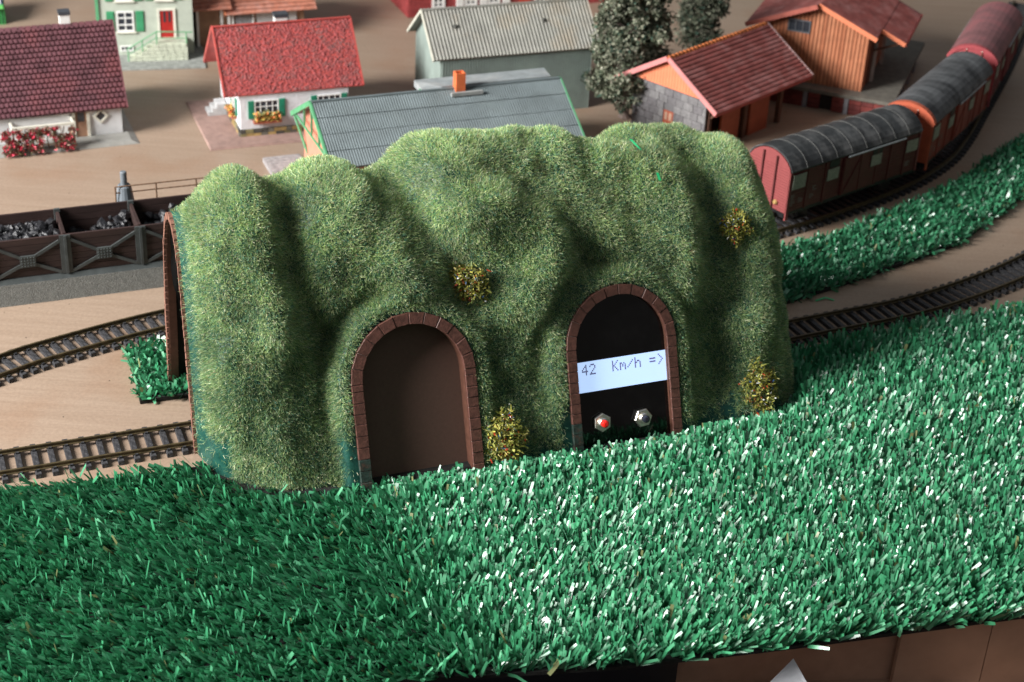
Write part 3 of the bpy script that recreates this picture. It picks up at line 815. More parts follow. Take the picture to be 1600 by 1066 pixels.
# ---- white cottage with the maroon tiled roof (left)
M_ROOF1 = mat('maroon_tile', (.135, .055, .066), rough=.55, var=.2, scale=.12, stain=(.22, .055, .05), samt=.4, sscale=.03, bump=.3)
M_PLAST = mat('white_plaster', (.66, .67, .68), rough=.75, var=.06, bump=.3, bscale=1)
M_SLAB = mat('grey_slab', (.27, .265, .245), rough=.8, var=.12, scale=.2, bump=.4, stain=(.16, .15, .12), samt=.4, sscale=.1)
M_CREAM = mat('cream_plastic', (.66, .64, .55), rough=.55, var=.08)
def cottage_maroon():
    o = thing('cottage', 'white cottage with maroon pan-tiled roof and flower covered porch', 'house', (-367.5, 981.3, 0), .41)
    G = Gable(110, 67.9, 23.4, 67.2, 3.2, 2.5)
    G.walls().build('wall', M_PLAST, o)
    for sd in (0, 1): G.slab(sd, .9).build('roof', M_ROOF1, o)
    # rows of pan tiles, each its own lipped piece, joined
    mb = MB(); Ls = G.len_slope(); nr = 17; nc = 38; cw = (G.W + 2 * G.ox) / nc
    for r in range(nr):
        v0, v1 = r / nr, (r + 1.05) / nr
        for c in range(-(r % 2), nc):
            x = -G.ox + (c + .5 * (r % 2)) * cw; j = RN.uniform(-.08, .08)
            xa, xb = max(x + .15, -G.ox), min(x + cw * .66, G.W + G.ox)
            if xb - xa < .5: continue
            xm = (xa + xb) / 2; w1 = min(v1, 1)
            b = [G.P(0, xa, v0, .85), G.P(0, xb, v0, .85), G.P(0, xb, w1, .85), G.P(0, xa, w1, .85)]
            t = [G.P(0, xa, v0 + .008, 2.5 + j), G.P(0, xb, v0 + .008, 2.3 + j), G.P(0, xb, w1, 1.05), G.P(0, xa, w1, 1.05)]
            mb.hexa(b, t)
    mb.build('roof_tile', M_ROOF1, o, kind='stuff')
    mb = MB(); n = 27
    for i in range(n):
        x = -G.ox + (G.W + 2 * G.ox) * i / n; w = (G.W + 2 * G.ox) / n
        p = G.P(0, x, 1, .6); mb.extrude_x([(p[1] - 2, p[2] - .8), (p[1] - 1, p[2] + .9), (p[1] + .8, p[2] + 1.1), (p[1] + 2.2, p[2] - .8)], x, x + w * .86)
    mb.build('ridge_tile', M_ROOF1, o, kind='stuff')
    mb = MB(); xr = G.W + G.ox
    for sd in (0, 1):
        mb.bar(G.P(sd, xr + .4, 0, .6), G.P(sd, xr + .4, 1, .6), 1.0, 2.8)
    mb.build('verge_board', M_ROOF1, o)
    chimney(o, 83, 36, 60, 74.5, 6.5, 6, M_WHITE, mat('dark_cap', (.05, .055, .065), rough=.6))
    # base slab
    sl = MB(); sl.hexa([(-60, -17, .1), (118, -17, .1), (118, 74, .1), (-60, 74, .1)], [(-60, -15, 2.2), (113, -15, 2.2), (113, 70, 2.2), (-60, 70, 2.2)]); sl.build('base', M_SLAB, o)
    # door, diamond window
    M_DOOR = mat('brown_door', (.30, .17, .11), rough=.5, var=.1)
    d = FB(MB(), 'F', 79.6, 87, 2.3, 21.6, .05, .6).build('door', M_DOOR, o)
    FB(FB(FB(MB(), 'F', 77.6, 79.6, 2.3, 22.6, .05, 1.3), 'F', 87, 89, 2.3, 22.6, .05, 1.3), 'F', 79.6, 87, 21.6, 22.6, .05, 1.3).build('door_frame', M_CREAM, o)
    FB(MB(), 'F', 81, 85.6, 13, 20, .6, .75).build('door_pane', M_PANE, d)
    c = (96.2, 15.5); mb = MB()
    dm = lambda r: [(c[0] - r, c[1]), (c[0], c[1] + r), (c[0] + r, c[1]), (c[0], c[1] - r)]
    A, B = dm(5.2), dm(3.4)
    for i in range(4):
        k = (i + 1) % 4
        mb.hexa([(A[i][0], -.05, A[i][1]), (A[k][0], -.05, A[k][1]), (B[k][0], -.05, B[k][1]), (B[i][0], -.05, B[i][1])], [(A[i][0], -1.1, A[i][1]), (A[k][0], -1.1, A[k][1]), (B[k][0], -1.1, B[k][1]), (B[i][0], -1.1, B[i][1])])
    w = mb.build('window', M_CREAM, o); MB().hexa([(x, -.03, z) for x, z in B], [(x, -.25, z) for x, z in B]).build('pane', M_PANE, w)
    # glass porch: white sides, rails
    pr = MB(); 
    for x in (37.5, 54, 76): pr.box(x, x + 1.4, -14, -12.6, 2.2, 17)
    for x in (37.5, 76): pr.box(x, x + 1.4, -12.6, -.2, 16, 17.6)
    pr.box(37.5, 77.4, -14.4, -12.8, 17, 18.6); pr.box(37.5, 77.4, -14.2, -13, 4.5, 5.5); pr.box(63, 64.2, -14, -12.8, 5.5, 17)
    pr.build('porch_frame', M_CREAM, o)
    MB().box(39, 76, -1.2, -.2, 2.3, 21).build('porch_wall', M_WHITE, o)
    MB().box(39, 76, -12.6, -1.3, 2.25, 2.9).build('porch_floor', M_SLAB, o)
    # climbing flowers
    f = thing('climbing_flowers', 'crimson flowering creeper covering the front of the cottage porch', 'flowers', (-367.5, 981.3, 0), .41)
    rng = np.random.default_rng(4); n = 2900
    x = rng.uniform(31, 76, n); z = 2 + 15.5 * rng.uniform(0, 1, n) ** 1.1; y = -15 - rng.uniform(0, 4.5, n) * (1.2 - z / 24)
    m = (np.sin(x * .45) * np.sin(z * .5 + x * .2) > -.55) & ~((x > 56) & (x < 64) & (z < 11)) & ~((x > 68) & (z > 12) & (x < 73)); x, y, z = x[m], y[m], z[m]; n = len(x)
    C = np.stack([x, y, z], 1)
    V, F = blades(C, rng.normal(0, 1, (n, 3)), rng.uniform(.9, 2.2, n), rng.uniform(.6, 1.3, n), rng.normal(0, .6, n), np.array([0, -.5, .3]) * np.ones((n, 3)), np.full(n, .6), rng, 1)
    pal = np.array([(.55, .03, .07), (.20, .10, .07), (.30, .19, .13), (.10, .09, .04), (.75, .12, .16)])
    cl = np.sin(x * .7 + 1) * np.sin(z * .8) > .15
    col = np.where(cl[:, None], pal[rng.choice([0, 4, 1], n, p=[.6, .2, .2])], pal[rng.choice([1, 2, 3, 0], n, p=[.35, .3, .25, .1])]) * rng.uniform(.7, 1.2, n)[:, None]
    np_mesh('blossom', V, F, M_BUSH, f, np.repeat(col, 4, 0), kind='stuff')
    mb = MB()
    for i in range(9): mb.tube([(36 + i * 4.8, -15, 2.4), (37 + i * 4.4, -16, 9), (36 + i * 4.9, -15.4, 17)], .4, 5)
    mb.build('stem', mat('creeper_stem', (.14, .09, .05), rough=.8), f)
cottage_maroon()

# ---- white house with the red rough roof
M_ROOF2 = mat('red_roof', (.29, .066, .066), rough=.75, var=.3, scale=.6, spec=.2, stain=(.17, .105, .10), samt=.8, sscale=.12, bump=.5, bscale=.8)
M_REDTRIM = mat('red_trim', (.42, .07, .06), rough=.45, var=.1)
def rough_roof(G, side, parent):
    nx, ny = 190, 120; rng = np.random.default_rng(side + 4)
    H = rng.normal(0, 1, (nx, ny)); H = (H + .6 * np.roll(H, 1, 0) + .6 * np.roll(H, 1, 1)) / 1.3
    xs = np.linspace(-G.ox + .4, G.W + G.ox - .4, nx); vs = np.linspace(.008, .995, ny)
    V = [G.P(side, xs[i], vs[j], 1.35 + .30 * H[i, j]) for i in range(nx) for j in range(ny)]
    I = np.arange(nx * ny).reshape(nx, ny)
    F = np.stack([I[:-1, :-1], I[1:, :-1], I[1:, 1:], I[:-1, 1:]], -1).reshape(-1, 4)
    if side: F = F[:, ::-1]
    np_mesh('roof_cover', V, F, M_ROOF2, parent)
def house_red():
    o = thing('cottage', 'white plastered house with rough red roof, green shutters and flower boxes', 'house', (-188.5, 1030.5, 0), .38)
    G = Gable(74, 66.9, 30.6, 66.3, 10, 0.5)
    G.walls().build('wall', mat('plaster_rough', (.70, .71, .74), rough=.8, var=.05, bump=1.0, bscale=.55), o)
    for sd in (0, 1):
        r = G.slab(sd, 1.2).build('roof', M_REDTRIM, o); rough_roof(G, sd, o)
    for x in (-G.ox - .3, G.W + G.ox + .3):
        mb = MB()
        for sd in (0, 1): mb.bar(G.P(sd, x, 0, .8), G.P(sd, x, 1, .8), 1.0, 2.6)
        mb.build('verge_board', M_REDTRIM, o)
    MB().tube([G.P(0, -G.ox, 1, 1.8), G.P(0, G.W + G.ox, 1, 1.8)], .8, 6).build('ridge', M_REDTRIM, o)
    chimney(o, 38, 42, 55, 68.5, 8.5, 6.5, M_WHITE, mat('dark_cap', (.05, .05, .05)))
    # plinth of coloured stones, one by one
    SM = [mat('stone_ochre', (.36, .25, .10), rough=.8, var=.2), mat('stone_grey', (.15, .14, .11), rough=.8, var=.2), mat('stone_olive', (.22, .19, .09), rough=.8, var=.2), mat('stone_dark', (.075, .07, .06), rough=.8, var=.2)]
    MB().box(-.4, 74.4, -.4, .3, 0.6, 6.2).build('plinth_bed', mat('mortar_dark', (.10, .095, .08), rough=.9), o)
    for row in range(2):
        x = -.3 - row * 1.7
        while x < 73:
            w = RN.uniform(3.4, 6.0); a, b = max(x, -.5), min(x + w - .35, 74.5)
            if b - a > .8: MB().box(a, b, -1.1 - RN.uniform(0, .35), -.38, 0.7 + row * 2.8, 3.2 + row * 2.8).build('stone', RN.choice(SM), o)
            x += w
    for row in range(2):
        y = .2 + row * 1.5
        while y < 64:
            w = RN.uniform(3.6, 6.2); MB().box(-1.1 - RN.uniform(0, .3), -.02, y, min(y + w - .35, 66.5), .7 + row * 2.8, 3.2 + row * 2.8).build('stone', RN.choice(SM), o); y += w
    for (a, b, c, d_) in ((5.2, 9.2, 26.0, 30.2), (48.0, 52.2, 69.0, 73.0)):
        window(o, 'F', b + .2, c - .2, 12.5, 26.0, 4, 3, M_WHITE, fw=.7)
        shutter(o, 'F', a, b, 13.5, 26.0, M_GREENSH); shutter(o, 'F', c, d_, 13.5, 26.0, M_GREENSH)
        FB(MB(), 'F', b - 1, c + 1, 10.6, 12.5, .1, 4.0).build('flower_box', mat('box_terracotta', (.38, .12, .07), rough=.6), o)
        fb = thing('window_flowers', 'yellow and orange flowers in the box below the %s window of the white house' % ('left' if b < 30 else 'right'), 'flowers', (-188.5, 1030.5, 0), .38)
        rng = np.random.default_rng(int(a)); n = 330; C = np.stack([rng.uniform(b, c, n), -rng.uniform(1.6, 4.5, n), 12.5 + 5.5 * rng.uniform(0, 1, n) ** 1.3], 1)
        V, F = blades(C, rng.normal(0, 1, (n, 3)), rng.uniform(1, 2.0, n), rng.uniform(.7, 1.5, n), rng.normal(0, .5, n), np.array([0, -.6, .6]) * np.ones((n, 3)), np.full(n, .5), rng, 1)
        pal = np.array([(.75, .55, .12), (.75, .20, .06), (.14, .16, .05), (.42, .36, .13)]); col = pal[rng.choice(4, n, p=[.27, .22, .26, .25])] * rng.uniform(.7, 1.2, n)[:, None]
        np_mesh('blossom', V, F, M_BUSH, fb, np.repeat(col, 4, 0), kind='stuff')
    shutter(o, 'L', 9.5, 13, 12, 24, M_GREENSH); shutter(o, 'L', 26, 29.5, 12, 24, M_GREENSH); window(o, 'L', 13.2, 25.8, 11.5, 24, 3, 3)
    FB(MB(), 'L', 12, 27, 9.2, 11.2, .1, 3.5).build('flower_box', mat('box_terracotta', (.38, .12, .07)), o)
    fb = thing('window_flowers', 'orange flowers under the gable window of the white house', 'flowers', (-188.5, 1030.5, 0), .38)
    rng = np.random.default_rng(17); n = 160; C = np.stack([-rng.uniform(1.4, 4.5, n), rng.uniform(12, 27, n), 11 + 4.5 * rng.uniform(0, 1, n)], 1)
    V, F = blades(C, rng.normal(0, 1, (n, 3)), rng.uniform(1, 2.0, n), rng.uniform(.7, 1.5, n), rng.normal(0, .5, n), np.array([-.6, 0, .5]) * np.ones((n, 3)), np.full(n, .5), rng, 1)
    np_mesh('blossom', V, F, M_BUSH, fb, np.repeat(np.array([(.75, .50, .12), (.7, .16, .06), (.2, .2, .07)])[rng.choice(3, n)], 4, 0), kind='stuff')
    # paved yard
    M_PAVE = mat('pink_paving', (.31, .205, .175), rough=.75, var=.12, scale=.2)
    MB().hexa([(-24, -16, .1), (70, -16, .1), (70, 70, .1), (-24, 70, .1)], [(-23.5, -15.5, 1.2), (70, -15.5, 1.2), (70, 70, 1.2), (-23.5, 70, 1.2)]).build('paved_yard', M_PAVE, o)
    mb = MB()
    for i in range(52):
        x = -23 + i * 1.75
        mb.box(x, x + 1.35, -15, 69, 1.2, 1.45)
    mb.build('paving_strip', M_PAVE, o, kind='stuff')
    # steps and grey sack-like heap beside the gable
    mb = MB()
    for i in range(3): mb.box(-14 + i * 3, -1.2, 40, 52, 1.3 + i * 2.6, 3.9 + i * 2.6)
    mb.build('doorstep', mat('pale_stone', (.42, .42, .42), rough=.8, var=.15), o)
house_red()

# ---- grey corrugated roofed hall behind the hill
M_TEAL = mat('hall_roof', (.135, .165, .172), rough=.55, var=.12, scale=.06, stain=(.20, .24, .24), samt=.35, sscale=.04)
M_GTRIM = mat('green_trim', (.10, .32, .16), rough=.45, var=.1)
M_SALM = mat('salmon_wall', (.66, .25, .17), rough=.6, var=.08)
M_ORCH = mat('orange_chimney', (.72, .17, .06), rough=.5, var=.1)
def corrug(G, side, pitch, lift, h, m, parent, v0=0.0, v1=1.0, name='corrugated_sheet', x0=None, x1=None):
    x0 = -G.ox if x0 is None else x0; x1 = G.W + G.ox if x1 is None else x1
    n = int((x1 - x0) / pitch); vs = []; fs = []
    for i in range(n * 4 + 1):
        x = x0 + (x1 - x0) * i / (n * 4); l = lift + h * (0.5 + .5 * math.cos(i * math.pi / 2))
        for v in (v0, v1): vs.append(G.P(side, x, v, l))
        for v in (v0, v1): vs.append(G.P(side, x, v, lift - .6))
    for i in range(n * 4):
        k = i * 4; fs += [(k, k + 4, k + 5, k + 1), (k + 2, k + 3, k + 7, k + 6), (k, k + 2, k + 6, k + 4), (k + 1, k + 5, k + 7, k + 3)]
    fs += [(0, 1, 3, 2), (n * 16, n * 16 + 2, n * 16 + 3, n * 16 + 1)]
    return MB().add(vs, fs).build(name, m, parent)
def hall():
    o = thing('station_hall', 'long hall with grey corrugated roof, green edges and orange chimney behind the hill', 'building', (-110.95, 924.4, 0), .40)
    G = Gable(154.2, 78.5, 35.2, 56.7, 5.9, 6.4)
    G.walls().build('wall', M_SALM, o)
    for sd in (0, 1):
        G.slab(sd, .8).build('roof', M_TEAL, o)
        for i in range(4):
            a, b = i / 4, (i + 1) / 4 - .008
            corrug(G, sd, 1.65, 1.45 + (3 - i) * -.0 + .12 * (i % 2), .55, M_TEAL, o, a, b, 'roof_sheet')
        for x in (-G.ox - .5, G.W + G.ox + .5): MB().bar(G.P(sd, x, 0, .6), G.P(sd, x, 1, .6), 1.2, 3.2).build('verge_board', M_GTRIM, o)
    MB().bar(G.P(0, -G.ox, 1, 1.9), G.P(0, G.W + G.ox, 1, 1.9), 2.2, .9).build('ridge_cap', M_TEAL, o)
    # open gable truss on the left
    mb = MB(); x = -G.ox + .3
    mb.bar((x, -4, 35), (x, 82, 35), 1.0, 1.4)
    for y in (22, 39, 56): mb.bar((x, y, 35.5), (x, y, 35.5 + (1 - abs(y - 39.2) / 45) * 20), 1.0, 1.2)
    mb.build('gable_truss', M_GTRIM, o)
    MB().bar((x, 82, 34), (0, 70, 10), 1.2, 1.2).build('brace', M_GTRIM, o); MB().bar((x, -4, 34), (0, 8, 10), 1.2, 1.2).build('brace', M_GTRIM, o)
    # low flat wing roof standing up behind the ridge
    z = 57.2; mb = MB()
    pts = [(68, 46), (80, 41), (155, 41), (158, 60), (68, 60)]
    mb.hexa([(x_, y_, z - 4) for x_, y_ in pts], [(x_, y_, z + (1.8 if 75 < x_ < 157 else .2)) for x_, y_ in pts]).build('rear_roof', mat('rear_roof_grey', (.30, .33, .34), rough=.5, var=.15, stain=(.5, .5, .48), samt=.5, sscale=.05), o)
    MB().box(67, 90, 45.6, 47.6, z - 4.5, z - 1).build('rear_gutter', M_GTRIM, o)
    # chimney: four thin walls, open at the top
    cx, cy = 90.5, 37.5; mb = MB()
    for (x0, x1, y0, y1) in ((-3.1, 3.1, -3.1, -2.2), (-3.1, 3.1, 2.2, 3.1), (-3.1, -2.2, -2.2, 2.2), (2.2, 3.1, -2.2, 2.2)): mb.box(cx + x0, cx + x1, cy + y0, cy + y1, 52, 69.0)
    mb.build('chimney', M_ORCH, o)
    MB().box(cx - 7, cx + 14, cy - 6.5, cy - 4.3, 55.4, 57.6).build('flashing', mat('flash_grey', (.33, .34, .33), rough=.6), o)
    # paved platform at the left end
    mb = MB(); mb.box(-26, -1, -10, 86, .1, 3.0); mb.build('platform', mat('platform_grey', (.30, .28, .28), rough=.8, var=.12), o)
    for i in range(7):
        for j in range(22): pass
    mb = MB()
    for j in range(24): mb.box(-25.6, -1.4, -9.6 + j * 4, -9.6 + j * 4 + 3.6, 3.0, 3.35)
    mb.build('paving_strip', mat('platform_strip', (.33, .31, .31), rough=.8, var=.2, scale=.3), o, kind='stuff')
hall()

# ---- pale grey corrugated shed
M_SHR = mat('shed_roof', (.26, .255, .225), rough=.65, var=.12, scale=.08, stain=(.34, .26, .17), samt=.45, sscale=.035)
M_SHW = mat('shed_wall', (.27, .33, .30), rough=.6, var=.12, scale=.05, stain=(.16, .19, .18), samt=.4, sscale=.04)
def shed():
    o = thing('shed', 'long pale grey-green corrugated metal shed with ridged roof', 'shed', (-58.85, 1079.6, 0), .37)
    G = Gable(111.6, 59, 45.5, 69.6, 5.5, 1.4)
    G.walls().build('wall', M_SHW, o)
    for sd in (0, 1):
        G.slab(sd, .6).build('roof', M_SHR, o); corrug(G, sd, 2.55, 1.25, 1.0, M_SHR, o)
    mb = MB()
    for i in range(58): mb.box(1 + i * 1.92, 1 + i * 1.92 + .95, -.75, -.05, 0, 45.0)
    mb.build('wall_rib', M_SHW, o, kind='stuff')
    MB().bar(G.P(0, -G.ox, 1, 1.6), G.P(0, G.W + G.ox, 1, 1.6), 2.4, .8).build('ridge_cap', M_SHR, o)
    for x in (15, 80):
        p = G.P(0, x, .62, 2.0); MB().lathe(p, [(1.6, -1), (1.6, 1.2), (.8, 1.6)], 8).build('roof_vent', mat('vent_dark', (.10, .10, .09)), o)
    mb = MB()
    for sd in (0, 1): mb.bar(G.P(sd, -G.ox - .3, 0, .4), G.P(sd, -G.ox - .3, 1, .4), .8, 2.0)
    mb.build('verge_board', mat('verge_cream', (.55, .54, .46), rough=.6, var=.1), o)
shed()

# ---- grey block goods shed with orange gable
M_BLOCK = [mat('block_grey_%s' % n, c, rough=.75, var=.15, scale=.4) for n, c in (('a', (.175, .168, .172)), ('b', (.205, .198, .20)), ('c', (.15, .142, .148)))]
M_REDT = mat('roof_brick_red', (.22, .062, .055), rough=.5, var=.2, scale=.15, stain=(.40, .20, .19), samt=.55, sscale=.09)
M_OBOARD = [mat('orange_board_%s' % n, c, rough=.5, var=.1, scale=.15) for n, c in (('a', (.46, .175, .09)), ('b', (.50, .20, .105)), ('c', (.42, .15, .075)))]
M_ORNG = mat('orange_gable', (.80, .25, .13), rough=.5, var=.05)
M_PINK = mat('verge_pink', (.66, .25, .24), rough=.45, var=.05)
def tiled_rows(G, side, parent, rows, m, pitch=2.6):
    """roof of long ridged tile rows that run along the eaves, each row a part"""
    for r in range(rows):
        v0, v1 = r / rows, (r + 1) / rows; x0, x1 = -G.ox, G.W + G.ox; n = int((x1 - x0) / pitch); vs = []; fs = []
        for i in range(n * 2 + 1):
            x = x0 + (x1 - x0) * i / (n * 2); l = .35 * (i % 2)
            vs += [G.P(side, x, v0, 1.0), G.P(side, x, v0 - .004, 2.0 + l), G.P(side, x, v0 + (v1 - v0) * .45, 2.1 + l), G.P(side, x, v1, 1.1 + l * .4)]
        for i in range(n * 2):
            k = 4 * i; fs += [(k, k + 4, k + 5, k + 1), (k + 1, k + 5, k + 6, k + 2), (k + 2, k + 6, k + 7, k + 3), (k + 3, k + 7, k + 4, k)]
        fs += [(0, 1, 2, 3), (8 * n + 3, 8 * n + 2, 8 * n + 1, 8 * n)]
        MB().add(vs, fs).build('tile_row', m, parent)
def goods_shed():
    o = thing('goods_shed', 'small grey block shed with orange gable and overhanging red tiled roof on posts', 'shed', (121.7, 1045.7, 0), .84)
    G = Gable(100.8, 64.3, 40.06, 59.7, 5.2, 11.3)
    # left wall: blocks laid one by one over a bed
    MB().box(0.3, 1.5, .3, 62.8, 0, 38.2).build('wall_bed', mat('joint_grey', (.14, .135, .14), rough=.9), o)
    rowh = 5.4
    for r in range(7):
        y = .3 - (r % 2) * 3.6
        while y < 62.8:
            w = RN.choice((6.4, 7.4, 8.2)); a, b = max(y, .3), min(y + w - .3, 62.8)
            z0, z1 = r * rowh + .1, (r + 1) * rowh - .2
            if b - a > 1.2 and not (a < 36 and b > 27 and 14 < z1 and z0 < 22):
                MB().box(-.25 - RN.uniform(0, .35), .28, a, b, z0, z1).build('block', RN.choice(M_BLOCK), o)
            elif b - a > 1.2:
                for (p, q) in ((a, min(b, 27)), (max(a, 36), b)):
                    if q - p > .8: MB().box(-.35, .28, p, q, z0, z1).build('block', RN.choice(M_BLOCK), o)
            y += w
    w = FB(MB(), 'L', 27.3, 35.7, 9, 21.8, .02, .3, .3).build('door', mat('red_door', (.34, .08, .04)), o)
    FB(FB(MB(), 'L', 28.5, 31, 15, 20.5, .3, .45, .3), 'L', 32.2, 34.6, 15, 20.5, .3, .45, .3).build('door_pane', mat('pane_tan', (.45, .28, .2)), w)  # panes in a plain tan
    # orange gable
    gz = G.hr - .6
    MB().extrude_x([(2.0, 38.3), (62.3, 38.3), (62.3, 40.5), (32.15, gz), (2.0, 40.5)], -.9, 1.3).build('gable', M_ORNG, o)
    mb = MB()
    for i in range(24):
        y = 3 + i * 2.5; top = 40.2 + (gz - 40.6) * (1 - abs(y - 32.15) / 30.15); mb.box(-1.15, -.92, y, y + 1.9, 38.6, max(top - .8, 39.2))
    mb.build('gable_board', M_ORNG, o, kind='stuff')
    # back, inner and far walls
    MB().box(1.5, 100, 62.8, 64.3, 0, 40).box(99, 100.5, 22, 62.8, 0, 42).build('rear_wall', M_OBOARD[2], o)
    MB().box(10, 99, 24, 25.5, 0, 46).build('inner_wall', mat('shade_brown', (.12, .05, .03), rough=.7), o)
    for (x0, x1) in ((17, 36), (52, 71), (90, 99)):
        MB().box(x0, x1, 22.2, 23.9, 0, 38).build('door', mat('orange_door', (.40, .11, .045), rough=.5, var=.1), o)
    for (x0, x1) in ((18, 38.5), (51, 73)):
        MB().box(x0, x1, -.6, 1.2, 0, 36).build('door', mat('door_orange_red', (.36, .085, .04), rough=.5, var=.1), o)
    for x in (2.5, 44, 86):
        MB().box(x, x + 3.2, -1, 2.2, 0, 36.5).build('post', mat('dark_post', (.12, .055, .035), rough=.6), o)
        MB().bar((x + 1.6, .6, 24), (x + 1.6, -9, 34), 1.4, 1.4).build('brace', mat('dark_post', (.12, .055, .035)), o)
    for sd in (0, 1):
        G.slab(sd, .9).build('roof', mat('roof_under', (.30, .05, .04), rough=.5), o); tiled_rows(G, sd, o, 15, M_REDT)
        mb = MB()
        mb.bar(G.P(sd, -G.ox - .4, 0, .9), G.P(sd, -G.ox - .4, 1, .9), 1.2, 3.4); mb.build('verge_board', M_PINK, o)
        MB().bar(G.P(sd, G.W + G.ox + .4, 0, .9), G.P(sd, G.W + G.ox + .4, 1, .9), 1.0, 2.8).build('verge_board', mat('verge_grey', (.5, .34, .33)), o)
    MB().bar(G.P(0, -G.ox, 0, -.2), G.P(0, G.W + G.ox, 0, -.2), 1.0, 2.2).build('gutter', M_REDTRIM, o)
    n = 27
    for i in range(n):
        x0 = -G.ox + (G.W + 2 * G.ox) * i / n; w = (G.W + 2 * G.ox) / n; p = G.P(0, 0, 1, .9)
        MB().hexa([(x0, p[1] - 2.0, p[2]), (x0 + w * .92, p[1] - 1.7, p[2]), (x0 + w * .92, p[1] + 1.7, p[2]), (x0, p[1] + 2.0, p[2])], [(x0, p[1] - .9, p[2] + 2.0), (x0 + w * .92, p[1] - .7, p[2] + 1.5), (x0 + w * .92, p[1] + .7, p[2] + 1.5), (x0, p[1] + .9, p[2] + 2.0)]).build('ridge_tile', mat('ridge_orange', (.52, .16, .05), rough=.5, var=.15), o)
    # black shaft seen between the posts
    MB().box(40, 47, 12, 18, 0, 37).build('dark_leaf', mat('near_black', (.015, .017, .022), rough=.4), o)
goods_shed()

